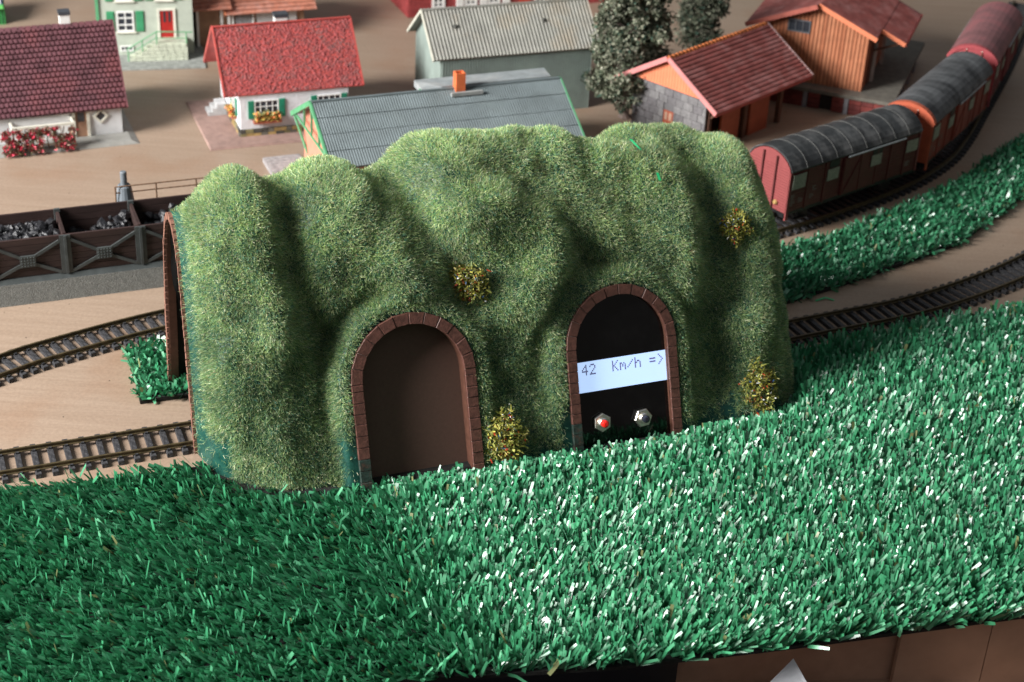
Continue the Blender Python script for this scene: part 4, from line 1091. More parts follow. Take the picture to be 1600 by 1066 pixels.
# ---- orange boarded freight house on its platform
def freight_house():
    ox0, oy0, a = 242.0, 1141.4, 1.23; z = 15.0
    o = thing('freight_house', 'orange board-clad freight house with low red roof on a brick loading platform', 'building', (ox0, oy0, 0), a)
    D, he, hr, W = 76.1, 43.3, 66.0, 92.0
    sl = (57.4 - 43.3) / 33.0
    # gable wall facing the camera: bed + vertical boards one by one
    MB().box(.6, 1.8, 0.6, D - .6, z, z + he).box(.6, W, 0.6, 1.8, z, z + he).box(.6, W, D - 1.8, D - .6, z, z + he).box(W - 1.2, W, 1.8, D - 1.8, z, z + he).build('wall_bed', mat('board_joint', (.17, .055, .025), rough=.7), o)
    topz = lambda y: he + sl * min(y, D - y) - .4
    n = 27; bw = D / n
    for i in range(n):
        y0, y1 = i * bw, (i + 1) * bw - .62; t0, t1 = topz(y0), topz(y1)
        d = RN.uniform(0, .25)
        MB().hexa([(-.2 - d, y0, z), (-.2 - d, y1, z), (.58, y1, z), (.58, y0, z)], [(-.2 - d, y0, z + t0), (-.2 - d, y1, z + t1), (.58, y1, z + t1), (.58, y0, z + t0)]).build('board', RN.choice(M_OBOARD), o)
    for i in range(30):
        x0 = i * 3.05; 
        if 14 < x0 < 48: continue
        MB().box(x0 + .1, x0 + 2.65, -.2, .58, z, z + he - .4).build('board', RN.choice(M_OBOARD), o)
    MB().box(16, 48, .3, .6, z, z + 34).build('doorway', mat('near_black', (.015, .017, .022)), o)
    MB().box(15, 31, -1.4, -.3, z + .3, z + 34).build('sliding_door', mat('shade_brown', (.12, .05, .03)), o)
    window(o, 'L', 42.3, 58.6, 51.8, 61.0, 3, 1, mat('window_grey', (.13, .135, .15), rough=.5), at=-.45, fw=.8)
    # roof: two low slopes, right slope ends in a canopy that steps out over the platform
    hd = D / 2
    def slab(name, pts, t, m):
        return MB().hexa(pts, [(x, y, zz + t) for x, y, zz in pts]).build(name, m, o)
    rz = z + he + sl * hd
    f = lambda y: z + he + sl * min(y, D - y) + .2
    slab('roof', [(-4, -6, f(-6)), (W, -6, f(-6)), (W, hd, rz), (-4, hd, rz)], 1.4, M_REDT)
    slab('roof', [(-8, D + 12, f(D + 12)), (W, D + 12, f(D + 12)), (W, hd, rz), (-8, hd, rz)], 1.4, M_REDT)
    slab('canopy', [(18, -24, f(-24)), (W, -24, f(-24)), (W, -6.1, f(-6.1)), (18, -6.1, f(-6.1))], 1.4, M_REDT)
    for (x0, x1, y0, y1) in ((-4, W, -6, hd), (18, W, -24, -6)):
        mb = MB()
        for i in range(int((x1 - x0) / 3.4)):
            x = x0 + .6 + i * 3.4; mb.bar((x, y0, f(y0) + 1.7), (x, y1, f(y1) + 1.7), 1.2, .9)
        mb.build('tile_rib', M_REDT, o, kind='stuff')
    mb = MB()
    mb.bar((-4.5, -6.4, f(-6) + .2), (-4.5, hd, rz + .2), 1.0, 3.2); mb.build('verge_board', M_ORNG, o)
    MB().bar((-8.5, D + 12, f(D + 12) + .2), (-8.5, hd, rz + .2), 1.0, 3.2).build('verge_board', mat('verge_dull', (.42, .12, .09)), o)
    MB().bar((17.6, -24, f(-24) + .3), (17.6, -6, f(-6) + .3), .9, 3.0).build('verge_board', M_ORNG, o)
    MB().bar((18, -24.3, f(-24) + .3), (W, -24.3, f(-24) + .3), 1.0, 2.4).build('fascia', M_REDTRIM, o)
    for x in (22, 60, 90): MB().bar((x, -22, f(-22) - .5), (x, -.5, z + 24), 1.4, 1.4).build('brace', mat('dark_post', (.12, .055, .035)), o)
    for x in (24, 66): MB().box(x, x + 2.2, -4, -1.8, z, z + 30).build('post', mat('pale_post', (.45, .42, .38)), o)
    # platform: slab, brick panels with piers
    MB().box(-12, W + 40, -26, D + 10, z - 2.6, z - .02).build('platform_deck', mat('deck_grey', (.135, .125, .105), rough=.8, var=.15, scale=.2), o)
    MB().box(-8, W + 36, -22, D + 6, 0, z - 2.62).build('platform_core', mat('core_dark', (.02, .015, .014), rough=.9), o)
    M_PB = [mat('platform_brick_a', (.17, .035, .03), rough=.7, var=.2), mat('platform_brick_b', (.13, .028, .026), rough=.7, var=.2)]
    for i, y in enumerate((-24, 6, 36, 66)):
        MB().box(-11, -8.05, y, y + 3, 0, z - 2.62).build('pier', mat('pier_grey', (.22, .22, .24), rough=.7), o)
        if i < 3:
            for r in range(3):
                for c in range(3):
                    if (i, c) == (1, 1) : continue
                    MB().box(-10 - RN.uniform(0, .3), -8.05, y + 3.4 + c * 8.8, y + 3.4 + c * 8.8 + 8.4, .2 + r * 4, .2 + r * 4 + 3.7).build('brick', RN.choice(M_PB), o)
    for i in range(5):
        x = -8 + i * 27
        MB().box(x, x + 3, -25, -22.05, 0, z - 2.62).build('pier', mat('pier_grey', (.22, .22, .24)), o)
freight_house()

# ---- pale green house with red door and outside stairs
M_PGREEN = mat('pale_green_wall', (.42, .46, .39), rough=.7, var=.06, stain=(.40, .43, .36), samt=.4, sscale=.05)
def green_house():
    o = thing('town_house', 'pale green house with red front door, outside stairs and green shutters', 'house', (-314.75, 1167.3, 0), .24)
    G = Gable(67.3, 50, 72, 92, 3, 3)
    G.walls().build('wall', M_PGREEN, o)
    for sd in (0, 1): G.slab(sd, 1.2).build('roof', M_ROOF1, o)
    for (s0, s1, z0, z1) in ((12.2, 24.6, 19.4, 35), (12.2, 24.6, 42.8, 57), (41, 53, 42.8, 57)):
        window(o, 'F', s0, s1, z0, z1, 2, 3, M_WHITE, fw=1.2, mw=.9); FB(MB(), 'F', s0 - 1.3, s1 + 1.3, z0 - 1, z0 - .05, .1, 1.6).build('sill', M_CREAM, o)
        for a in (s0 - 7.2, s1 + 1.5): shutter(o, 'F', a, a + 5.6, z0, z1, mat('shutter_green', (.05, .27, .13), rough=.5))
    window(o, 'F', 13.5, 23, 4.3, 8.6, 3, 1, M_WHITE, fw=.9)
    d = FB(MB(), 'F', 43.2, 53.0, 14.2, 35, .05, .5).build('door', mat('door_red', (.36, .02, .018), rough=.4, var=.1), o)
    for x in (46, 49.6): FB(MB(), 'F', x, x + 1.6, 26, 34, .5, .65).build('door_pane', M_PANE, d)
    FB(FB(FB(MB(), 'F', 41.6, 43.2, 14, 36.4, .05, 1.1), 'F', 53, 54.8, 14, 36.4, .05, 1.1), 'F', 43.2, 53, 35, 36.4, .05, 1.1).build('door_frame', M_CREAM, o)
    # landing and steps in front, each step a part
    M_ST = mat('stair_stone', (.50, .53, .42), rough=.75, var=.12, scale=.3, bump=.4)
    MB().box(41, 62, -14, -.1, 1.2, 14.2).build('landing', M_ST, o)
    for r in range(5):
        x = 20 + (4 - r) * -0 ; xs = 20 + r * 4.2
        cx = xs
        while cx < 61:
            w = RN.uniform(4.2, 5.6); MB().box(cx + .15, min(cx + w - .2, 62), -14.5 - RN.uniform(0, .3), -14.02, 1.4 + r * 2.55, 1.4 + r * 2.55 + 2.2).build('stone', M_ST, o); cx += w
    for i in range(5): MB().box(20 + i * 4.2, 41 if i < 4 else 41, -14, -5, 1.2 + i * 2.5, 1.2 + (i + 1) * 2.5 - .05).build('step', M_ST, o)
    mb = MB(); G2 = mat('rail_green', (.14, .34, .18), rough=.5)
    rod(mb, (19, -14, 11), (40, -14, 23.5), .5); rod(mb, (40, -14, 23.5), (66, -14, 22.5), .5); rod(mb, (19, -14, 6.5), (40, -14, 19), .35); rod(mb, (40, -14, 18.5), (62, -14, 18), .35)
    for x, z0, z1 in ((19, 1.4, 11), (29.5, 7, 17.2), (40, 14, 23.5), (61.5, 14, 22.6)): rod(mb, (x, -14, z0), (x, -14, z1), .5)
    mb.build('handrail', G2, o)
    MB().box(-2, 74, -30, 55, .1, 1.2).build('base', mat('base_stone_green', (.27, .28, .26), rough=.8, var=.2, scale=.3), o)
    MB().box(-2.4, -.1, -1.2, 1.2, 0, 72).build('downpipe', M_GTRIM, o)
green_house()

# ---- small brown house behind the red roof
def brown_house():
    o = thing('farm_shed', 'low brown shed with orange tiled roof, white posts and dark doorway', 'shed', (-250, 1198, 0), .38)
    G = Gable(84, 62, 29, 52, 4, 5)
    MB().box(.5, 83, 1, 2.5, 0, 29).box(.5, 2, 2.5, 60, 0, 29).box(82, 83.5, 2.5, 60, 0, 29).build('wall', mat('tan_board', (.33, .20, .13), rough=.7, var=.15), o)
    mr = mat('tile_orange', (.45, .18, .12), rough=.6, var=.2, scale=.3, stain=(.5, .3, .26), samt=.5, sscale=.12)
    G1 = Gable(24, 62, 33.6, 56, 3, 5); G2 = Gable(64, 62, 29, 52, 3, 5)
    for g, x0 in ((G1, -1.0), (G2, 24.5)):
        for sd in (0, 1):
            ms = MB(); q = g.slab(sd, 1.2); q.v = [(x + x0, y, z) for x, y, z in q.v]; q.build('roof', mr, o)
        mb = MB()
        for r in range(12):
            a = g.P(0, -g.ox + x0, r / 12, 1.5); b = g.P(0, g.W + g.ox + x0, r / 12, 1.5); mb.bar(a, b, 2.2, .8)
        mb.build('tile_row', mr, o, kind='stuff')
        mb = MB(); mb.bar(g.P(0, -g.ox + x0 - .3, 0, .5), g.P(0, -g.ox + x0 - .3, 1, .5), 1, 2.8); mb.build('verge_board', mat('verge_orange', (.68, .24, .12)), o)
    for x in (0, 18.2, 23.8): MB().box(x, x + 1.8, -1.5, .2, 0, 30).build('post', M_WHITE, o)
    MB().hexa([(29.5, -2, 0), (43, -2, 0), (43, .6, 0), (29.5, .6, 0)], [(29.5, .2, 23), (43, .2, 23), (43, .8, 23), (29.5, .8, 23)]).build('ramp', mat('ramp_grey', (.26, .26, .27), rough=.7, var=.2, scale=.5), o)
    for x in (27.6, 43.2): MB().bar((x, -2.4, 0), (x, -.2, 24), 1.2, 1.2).build('ramp_rail', M_WHITE, o)
    MB().box(46, 61, -.3, .9, 0, 26).box(70.8, 77, -.3, .9, 0, 26).build('white_panel', mat('panel_grey', (.5, .5, .5), rough=.6), o)
    MB().box(61, 70.8, -.2, .9, 0, 25).build('doorway', M_PANE, o)
brown_house()

# ---- red brick building at the top
def brick_building():
    o = thing('brick_building', 'dark red brick building with white windows along the top edge', 'building', (-98, 1292, 0), .40)
    mbk = mat('building_brick', (.30, .05, .05), rough=.7, var=.2, scale=.3)
    MB().box(0, 180, 0, 60, 0, 60).build('wall', mbk, o)
    mb = MB()
    for r in range(14):
        for c in range(14):
            x = c * 2.6 + (r % 2) * 1.3
            mb.box(x, x + 2.3, -.35, -.03, .4 + r * 1.9, 1.9 + r * 1.9)
    mb.build('brickwork', mbk, o, kind='stuff')
    mb = MB()
    for r in range(14):
        for c in range(20): mb.box(-.35, -.03, 1 + c * 2.9, 3.4 + c * 2.9, .4 + r * 1.9, 1.9 + r * 1.9)
    mb.build('brickwork', mbk, o, kind='stuff')
    for s0 in (20, 48, 68): window(o, 'F', s0, s0 + 11, 6, 26, 2, 4, M_WHITE, at=-.4, fw=2.2, mw=1.2)
    for s0 in (41, 61.5, 81.5): FB(MB(), 'F', s0, s0 + 6, 4, 30, .05, 1.2, -.4).build('pilaster', M_WHITE, o)
    FB(MB(), 'F', 96, 106, 0, 26, .05, .9, -.4).build('door', mat('brick_door', (.45, .05, .03)), o)
    for s0 in (110, 121, 132): window(o, 'F', s0, s0 + 9, 4, 24, 2, 2, M_WHITE, at=-.4, fw=1.2, mw=1)
    Gable(180, 60, 60, 90, 4, 4).slab(0, 1.5).build('roof', M_ROOF1, o)
brick_building()

# ---- green kiosk at the top left corner
def kiosk():
    o = thing('kiosk', 'small green kiosk with striped white roof at the top left corner', 'kiosk', (-436, 1216, 0), .3)
    MB().box(0, 34, 0, 24, 0, 16).build('wall', mat('kiosk_green', (.04, .26, .07), rough=.5, var=.2), o)
    mb = MB()
    for i in range(12): mb.box(.6 + i * 2.8, 1.8 + i * 2.8, -.5, -.02, 1, 15)
    mb.build('wall_rib', mat('kiosk_dark', (.015, .10, .03)), o, kind='stuff')
    MB().hexa([(-3, -4, 16), (33, -4, 16), (33, 28, 24), (-3, 28, 24)], [(-3, -4, 17.2), (33, -4, 17.2), (33, 28, 25.2), (-3, 28, 25.2)]).build('roof', mat('kiosk_blue', (.10, .16, .30)), o)
    mb = MB()
    for i in range(11):
        x = -2 + i * 3.3; mb.bar((x, -3.6, 17.9), (x, 27.6, 25.8), 1.5, .8)
    mb.build('roof_rib', M_WHITE, o, kind='stuff')
    MB().box(-3.4, 33.4, -5.2, -4.1, 14.2, 17.4).build('fascia', mat('kiosk_trim', (.12, .5, .12)), o)
kiosk()
# ---- pale building low at the top right behind the trees
def pale_building():
    o = thing('pale_building', 'pale grey-green building barely showing at the top edge behind the trees', 'building', (96, 1400, 0), .35)
    MB().box(0, 150, 0, 60, 0, 40).build('wall', mat('pale_grey_green', (.42, .46, .44), rough=.7, var=.1), o)
    MB().box(-3, 153, -6, -.1, .1, 4).build('plinth', mat('plinth_grey', (.3, .32, .3)), o)
    for i in range(5): FB(MB(), 'F', 10 + i * 28, 26 + i * 28, 10, 30, .05, .7).build('window', mat('turquoise', (.12, .36, .36)), o)
pale_building()

# ------------------------------------------------------------------ trees
M_LEAF = mat('foam_leaf', (.2, .22, .17), rough=.85, var=0, attr='tint', spec=.15)
M_BARK = mat('bark', (.20, .15, .13), rough=.9, var=.25, scale=.3, bump=.8)
def tree(loc, label, prof, h0, seed, n, tone):
    o = thing('tree', label, 'tree', loc, 0, 'model trees')
    rng = np.random.default_rng(seed)
    H = prof[-1][0]
    mb = MB(); mb.tube([(0, 0, 0), (.8, .3, h0 * .6), (0, 0, h0 + 10), (1, 0, H * .6), (0, 0, H * .9)], [5, 4.2, 3.6, 2.2, .6], 9)
    for i in range(9):
        z = h0 + 4 + i * (H - h0) / 11; a = i * 2.4; r = np.interp(z, [p[0] for p in prof], [p[1] for p in prof]) * .7
        mb.tube([(0, 0, z), (r * .5 * math.cos(a), r * .5 * math.sin(a), z + 4), (r * math.cos(a), r * math.sin(a), z + 6)], [1.4, .9, .4], 5)
    mb.build('trunk', M_BARK, o)
    # clumps of ragged flakes
    K = 290; zc = rng.uniform(h0, H, K); ac = rng.uniform(0, 2 * np.pi, K); rr = np.interp(zc, [p[0] for p in prof], [p[1] for p in prof]) * rng.uniform(.15, 1.0, K) ** .55
    C = np.stack([rr * np.cos(ac), rr * np.sin(ac), zc], 1); cr = rng.uniform(3.5, 7.5, K)
    i = rng.integers(0, K, n); U = rng.normal(0, 1, (n, 3)); U /= np.linalg.norm(U, axis=1)[:, None]
    P = C[i] + U * (cr[i] * rng.uniform(.5, 1.08, n))[:, None] * np.array([1, 1, .85])
    V, F = blades(P, U, rng.uniform(.9, 2.2, n), rng.uniform(.8, 2.0, n), rng.normal(0, .5, n), np.array([0, 0, .2]) * np.ones((n, 3)), np.full(n, .8), rng, 1)
    tn = rng.uniform(.6, 1.25, K)[i]
    pal = np.array([(.22, .24, .17), (.33, .34, .25), (.09, .11, .07), (.46, .46, .36), (.06, .11, .08)])
    col = pal[rng.choice(5, n, p=[.28, .20, .27, .10, .15])] * (tn * tone)[:, None]
    np_mesh('crown', V, F, M_LEAF, o, np.repeat(col, 4, 0), kind='stuff')
tree((71, 1105, 0), 'grey-green foam tree beside the goods shed with a visible trunk', [(10, 9), (18, 27), (34, 29), (52, 26), (66, 24), (84, 24), (104, 18), (126, 9), (138, 3)], 16, 31, 42000, .95)
tree((131, 1232, 0), 'darker tree standing behind the red tiled roof of the goods shed', [(6, 8), (16, 14), (40, 17), (62, 15), (84, 14), (104, 9), (118, 3)], 12, 32, 15000, .55)

# ------------------------------------------------------------------ wagons
M_WROOF = mat('wagon_roof', (.032, .035, .037), rough=.6, var=.3, scale=.09, stain=(.15, .15, .15), samt=.85, sscale=.075, stretch=(1, .5, 1))
M_BLACK = mat('wagon_black', (.012, .012, .013), rough=.45, var=.1)
M_PLATE = mat('label_plate', (.26, .28, .22), rough=.6, var=.15, scale=.6)
M_STEELW = mat('wheel_steel', (.35, .34, .33), rough=.3, metal=.9)
def wagon(u0, L, label, body, endc, roofm, seed, side_shift=4.0, arc_h=9.5):
    p0, _ = t3.at(u0); p1, _ = t3.at(u0 + L); d = (p1 - p0) / np.linalg.norm(p1 - p0); ang = math.atan2(d[1], d[0])
    nrm = np.array([-d[1], d[0]]); p0 = p0 + nrm * side_shift
    o = thing('goods_wagon', label, 'railway wagon', (p0[0], p0[1], 0), ang, 'covered goods wagons in the train')
    zb, hw, h = 17.0, 17.4, 27.4; ze = zb + h
    MB().box(1, L - 1, -hw + .6, hw - .6, zb, ze).build('body', body, o)
    arc = [(hw * math.sin(t), ze - 1 + (arc_h + 1) * (math.cos(t) - math.cos(1.25)) / (1 - math.cos(1.25))) for t in np.linspace(-1.25, 1.25, 13)]
    k = hw / max(a for a, _ in arc); arc = [(a * k, z) for a, z in arc]
    # end walls
    for x0, x1 in ((0, .95), (L - .95, L)):
        e = MB().extrude_x([(-hw, zb - .5), (hw, zb - .5)] + [(a, z - .3) for a, z in arc[::-1]], x0, x1).build('end_wall', endc, o)
        xs = (-.35, -.02) if x0 == 0 else (L + .02, L + .35); mb = MB()
        for r in range(17):
            z0 = zb + r * 1.75; z1 = z0 + 1.4
            if z1 > ze + 1.5: break
            for (a, b) in ((-hw + .5, -6.6), (-4.9, 4.4), (6.1, hw - .5)): mb.box(xs[0], xs[1], a, b, z0, z1)
        mb.build('end_plank', endc, o, kind='stuff')
        for y in (-5.7, 5.3):
            zt = ze + arc_h * (1 - (y / hw) ** 2) - 2
            MB().box(xs[0] - (.9 if x0 == 0 else 0), xs[1] + (.9 if x0 else 0), y - .45, y + .45, zb - .5, zt).build('end_post', mat('post_%d' % seed, (.10, .02, .02) if seed < 3 else (.3, .1, .08), rough=.6), o)
    # roof shell and seams
    t = 1.1; ro = [(a * (1 + .03), z + .1) for a, z in arc]; rt = [(a * 1.045, z + t) for a, z in arc]
    mb = MB()
    for i in range(len(arc) - 1):
        mb.hexa([(.3, ro[i][0], ro[i][1]), (.3, ro[i + 1][0], ro[i + 1][1]), (.3, rt[i + 1][0], rt[i + 1][1]), (.3, rt[i][0], rt[i][1])],
                [(L - .3, ro[i][0], ro[i][1]), (L - .3, ro[i + 1][0], ro[i + 1][1]), (L - .3, rt[i + 1][0], rt[i + 1][1]), (L - .3, rt[i][0], rt[i][1])])
    r = mb.build('roof', roofm, o, smooth=False)
    if seed == 1:
        for q in range(1, 9):
            x = q * L / 9; MB().tube([(x, a, z + .1) for a, z in rt], .22, 5).build('roof_seam', mat('seam_grey', (.105, .105, .10), rough=.6), o)
    for (x, y0) in ((.0, -5.7), (.0, 5.3)) if seed > 1 else ():
        z = ze + arc_h * (1 - (y0 / hw) ** 2); MB().box(-.6, 3.2, y0 - .4, y0 + .4, z - 1.5, z + 1.6).build('roof_cleat', M_CREAM, o)
    if seed > 1:
        cap = MB()
        for i in range(len(arc) - 1):
            cap.hexa([(-.8, arc[i][0], arc[i][1] - 1), (-.8, arc[i + 1][0], arc[i + 1][1] - 1), (-.8, rt[i + 1][0] * 1.01, rt[i + 1][1] + .5), (-.8, rt[i][0] * 1.01, rt[i][1] + .5)],
                     [(3.0, arc[i][0], arc[i][1] - 1), (3.0, arc[i + 1][0], arc[i + 1][1] - 1), (3.0, rt[i + 1][0] * 1.01, rt[i + 1][1] + .5), (3.0, rt[i][0] * 1.01, rt[i][1] + .5)])
        cap.build('roof_edge', endc, o)
    # sides: planks grooves, door, plates, vents, posts
    for sy in (-1, 1):
        def sb(x0, x1, z0, z1, o0, o1): return (x0, x1, sy * (hw - .6 + o0), sy * (hw - .6 + o1), z0, z1)
        mb = MB()
        for rr in range(13): mb.box(*sb(1.2, L - 1.2, zb + .3 + rr * 2.1, zb + 2.05 + rr * 2.1, .02, .3))
        mb.build('side_plank', body, o, kind='stuff')
        for x in (1.2, L * .13, L * .26, L * .76, L * .88, L - 2.2): MB().box(*sb(x, x + 1.0, zb - .5, ze - .5, .3, .85)).build('side_post', body, o)
        dr = MB().box(*sb(L * .39, L * .66, zb + .4, ze - 2.2, .3, 1.3)).build('sliding_door', body, o)
        mb = MB()
        for x in (L * .40, L * .525, L * .65): mb.box(*sb(x - .4, x + .4, zb + .4, ze - 2.2, 1.3, 1.7))
        mb.bar((L * .41, sy * (hw + .95), zb + 2), (L * .52, sy * (hw + .95), ze - 4), .6, .5); mb.build('door_brace', body, dr)
        MB().tube([(L * .42, sy * (hw + 1.1), ze - 1.6), (L * .86, sy * (hw + 1.1), ze - 1.6)], .6, 6).build('door_rail', mat('rail_grey', (.33, .36, .37), rough=.45), o)
        for (a, b, z0, z1) in ((2.6, 14, -12.5, -3), (L * .275, L * .36, -14, -6.5), (L * .60, L * .68, -13.5, -6), (L * .885, L * .975, -12.5, -4.5)):
            MB().box(*sb(a, b, ze + z0, ze + z1, .9 if .38 * L > a or a > .7 * L else 1.75, 1.25 if .38 * L > a or a > .7 * L else 2.0)).build('label_plate', M_PLATE, o)
        for a in (.29, .61): MB().box(*sb(L * a, L * a + 9, ze - 6, ze - 1.6, .3 if a < .4 else 1.3, .6 if a < .4 else 1.6)).build('vent', M_BLACK, o)
        mb = MB(); rn = random.Random(seed)
        for (cx, cz) in ((3, 4), (3, 8), (10, 5), (20, 5), (22, 10), (L * .9, 5)):
            for i in range(3): mb.box(*sb(cx, cx + rn.uniform(2, 4.5), zb + cz + i * 1.2, zb + cz + i * 1.2 + .45, .31, .36))
        mb.build('chalk_mark', mat('mark_grey', (.20, .19, .17), rough=.7), o, kind='stuff')
        MB().box(*sb(2, L - 2, zb - 2, zb - .1, -.6, .2)).build('sole_bar', M_BLACK, o)
        for x in (L * .18, L * .82):
            MB().box(x - 4.5, x + 4.5, sy * 9.9, sy * 12.2, 6.3, 15).build('axle_guard', M_BLACK, o)
        for (a, b) in ((L * .14 - 5, L * .14 + 5),): MB().box(a, b, sy * 13, sy * 15.5, 8.4, 9.2).build('step_board', M_BLACK, o)
        MB().box(0, 2.4, sy * hw - 1.2 * (sy > 0) , sy * hw + 1.2 * (sy < 0), zb - 5.0, zb - .52).build('corner_bracket', endc, o)
    for x in (L * .18, L * .82):
        w = MB()
        for sy in (-1, 1): w.lathe((x, sy * 8.2, 4.6 + 5.6), [(5.6, -1.2), (5.6, .9), (6.3, 1.0), (6.3, 1.5), (2, 1.6)] if sy < 0 else [(2, -1.6), (6.3, -1.5), (6.3, -1.0), (5.6, -.9), (5.6, 1.2)], 18, 'y')
        w.tube([(x, -9.5, 10.2), (x, 9.5, 10.2)], 1.1, 8); w.build('wheelset', M_STEELW if seed == 1 else M_BLACK, o)
    for xe, sx in ((0, -1), (L, 1)):
        for y in (-9.5, 9.5):
            MB().lathe((xe, y, zb - 2.6), [(1.2, 0), (1.2, sx * 4), (2.6, sx * 4.1), (2.6, sx * 4.9)], 12, 'x').build('buffer', M_BLACK, o)
        MB().box(xe + (sx * 6 if sx < 0 else 0), xe + (0 if sx < 0 else 6), -1.6, 1.6, 8.4, 10).box(xe + sx * 6 - .6, xe + sx * 6 + .6, -3.6, 3.6, 8, 11.5).build('coupler', M_BLACK, o)
        MB().box(min(xe, xe + sx * .9), max(xe, xe + sx * .9), -hw + 1, hw - 1, zb - 3.4, zb - .55).build('buffer_beam', M_BLACK, o)
    if seed == 1:
        MB().lathe((-.4, -8.8, zb + 4.6), [(1.5, 0), (1.7, -.8), (1.0, -1.7)], 10, 'x').build('tail_lamp', mat('brass', (.75, .50, .20), rough=.35, metal=.6), o)
    return o
# where along track 3 the train stands
def find_u(px, py):
    d = np.hypot(t3.P[:, 0] - px, t3.P[:, 1] - py); return t3.L[d.argmin()]
u1 = find_u(154, 935) - 2
BODY1 = mat('wagon_maroon_shaded', (.100, .020, .020), rough=.5, var=.12, scale=.2); END1 = mat('wagon_end_red', (.26, .062, .062), rough=.5, var=.05)  # side colour darkened: the shade on the wagon's long sides is painted in
BODY2 = mat('wagon_orange_shaded', (.24, .052, .034), rough=.5, var=.12, scale=.2); END2 = mat('wagon_end_orange', (.50, .115, .06), rough=.45, var=.08)  # sides a darker copy of the end colour, with their shade painted in
BODY3 = mat('wagon_wine_shaded', (.20, .040, .042), rough=.5, var=.12, scale=.2); END3 = mat('wagon_end_wine', (.40, .08, .09), rough=.5, var=.08)  # again the shade of the sides is put into the body colour
wagon(u1, 122.4, 'dark maroon covered wagon with ribbed black roof, nearest of the train', BODY1, BODY1 if False else END1, M_WROOF, 1)
wagon(u1 + 132, 122, 'orange covered wagon with dusty grey roof, middle of the train', BODY2, END2, mat('wagon_roof_dusty', (.11, .115, .12), rough=.65, var=.3, scale=.08, stain=(.022, .024, .027), samt=.9, sscale=.11, stretch=(1, .35, 1)), 2)
wagon(u1 + 270, 114, 'wine red covered wagon with pinkish dusty roof, farthest of the train', BODY3, END3, mat('wagon_roof_pink', (.25, .115, .12), rough=.55, var=.2, scale=.06, stain=(.33, .08, .09), samt=.5, sscale=.06), 3)

# ------------------------------------------------------------------ coal bunker
M_BWOOD = mat('bunker_wood', (.036, .020, .018), rough=.6, var=.25, scale=.15, stretch=(.3, 1, 2), bump=.3)
M_BIRON = mat('bunker_iron', (.060, .068, .068), rough=.45, var=.15)
M_BBASE = mat('bunker_base', (.165, .17, .16), rough=.85, var=.12, scale=.3, bump=1.2, bscale=1.6, stain=(.30, .30, .28), samt=.6, sscale=1.1)
M_COAL = mat('coal', (.015, .015, .018), rough=.45, var=.4, scale=.6, spec=.5, bump=.6, bscale=.8)
bk = (-278, 784, 0); ba = .39
o = thing('coal_bunker', 'long dark timber coal bunker with iron cross braces on a grey stone base', 'coal bunker', bk, ba)
MB().hexa([(-60, -1, 0), (150, -1, 0), (150, 44, 0), (-60, 44, 0)], [(-60, 0, 12.4), (150, 0, 12.4), (150, 42, 12.4), (-60, 42, 12.4)]).build('base', M_BBASE, o)
MB().hexa([(-60, .1, 12.42), (150, .1, 12.42), (150, 40, 12.42), (-60, 40, 12.42)], [(-60, 2, 14.8), (150, 2, 14.8), (150, 38, 14.8), (-60, 38, 14.8)]).build('base_ledge', M_BIRON, o)
def planks(y0, y1, z0, z1, n):
    h = (z1 - z0) / n
    for i in range(n):
        for (x0, x1) in ((-60, -3), (-3, 37.6), (37.6, 78), (78, 118), (118, 150)):
            MB().box(x0 + .15, x1 - .15, y0 + RN.uniform(-.12, .12), y1, z0 + i * h + .12, z0 + (i + 1) * h - .12).build('plank', M_BWOOD, o)
planks(2.6, 4.0, 14.85, 37.5, 6); planks(33.0, 34.4, 14.85, 38.6, 6)
MB().box(-60, 150, 2.9, 3.9, 14.9, 37.3).box(-60, 150, 33.3, 34.2, 14.9, 38.3).build('backing_wall', mat('bunker_core', (.015, .01, .009), rough=.9), o)
MB().box(-60, 150, 4.0, 33.0, 14.85, 15.4).build('bunker_floor', mat('bunker_core', (.015, .01, .009)), o)
for x in (-3, 37.6, 78, 118):
    MB().box(x - .8, x + .8, 4.02, 32.9, 15.4, 37.9).build('partition', M_BWOOD, o)
    MB().box(x - 2.9, x + 2.9, 1.5, 2.45, 14.85, 37.6).build('post', M_BIRON, o)
    MB().box(x - .7, x + .7, .7, 1.48, 14.85, 37.4).build('post_rib', M_BIRON, o)
    MB().box(x - 1.6, x + 1.6, 31.2, 32.9, 15.4, 39.5).build('post', M_BIRON, o)
for x in (-43.5, -3, 37.6, 78):
    cx, cz = x + 20.3, 24.6
    for (ex, ez) in ((x + 3, 15.8), (x + 3, 34.6), (x + 37.6, 15.8), (x + 37.6, 34.6)):
        sx = 1 if ex > cx else -1; sz = 1 if ez > cz else -1
        MB().bar((cx + sx * 3.6, 1.9, cz + sz * 2.2), (ex, 1.9, ez), 1.7, .9, up=(0, 1, 0)).build('brace', M_BIRON, o)
    pl = MB().box(cx - 4.1, cx + 4.1, .8, 2.3, cz - 3.3, cz + 3.3).build('gusset_plate', M_BIRON, o)
    mb = MB()
    for i in range(5):
        for j in range(4): mb.lathe((cx - 3.2 + i * 1.6, .8, cz - 2.4 + j * 1.6), [(.45, 0), (.3, -.4)], 6, 'y')
    mb.build('rivet', M_BIRON, pl, kind='stuff')
cr = random.Random(12)
ca, sa = math.cos(ba), math.sin(ba)
bays = {'left bay of the bunker, heaped nearly to the rim': (0, 36, 85, 27.5, -40), 'middle bay of the bunker, sloping down from the right': (41, 76, 60, 24, 0), 'third bay of the bunker beside the hill': (81, 116, 45, 26, 41)}
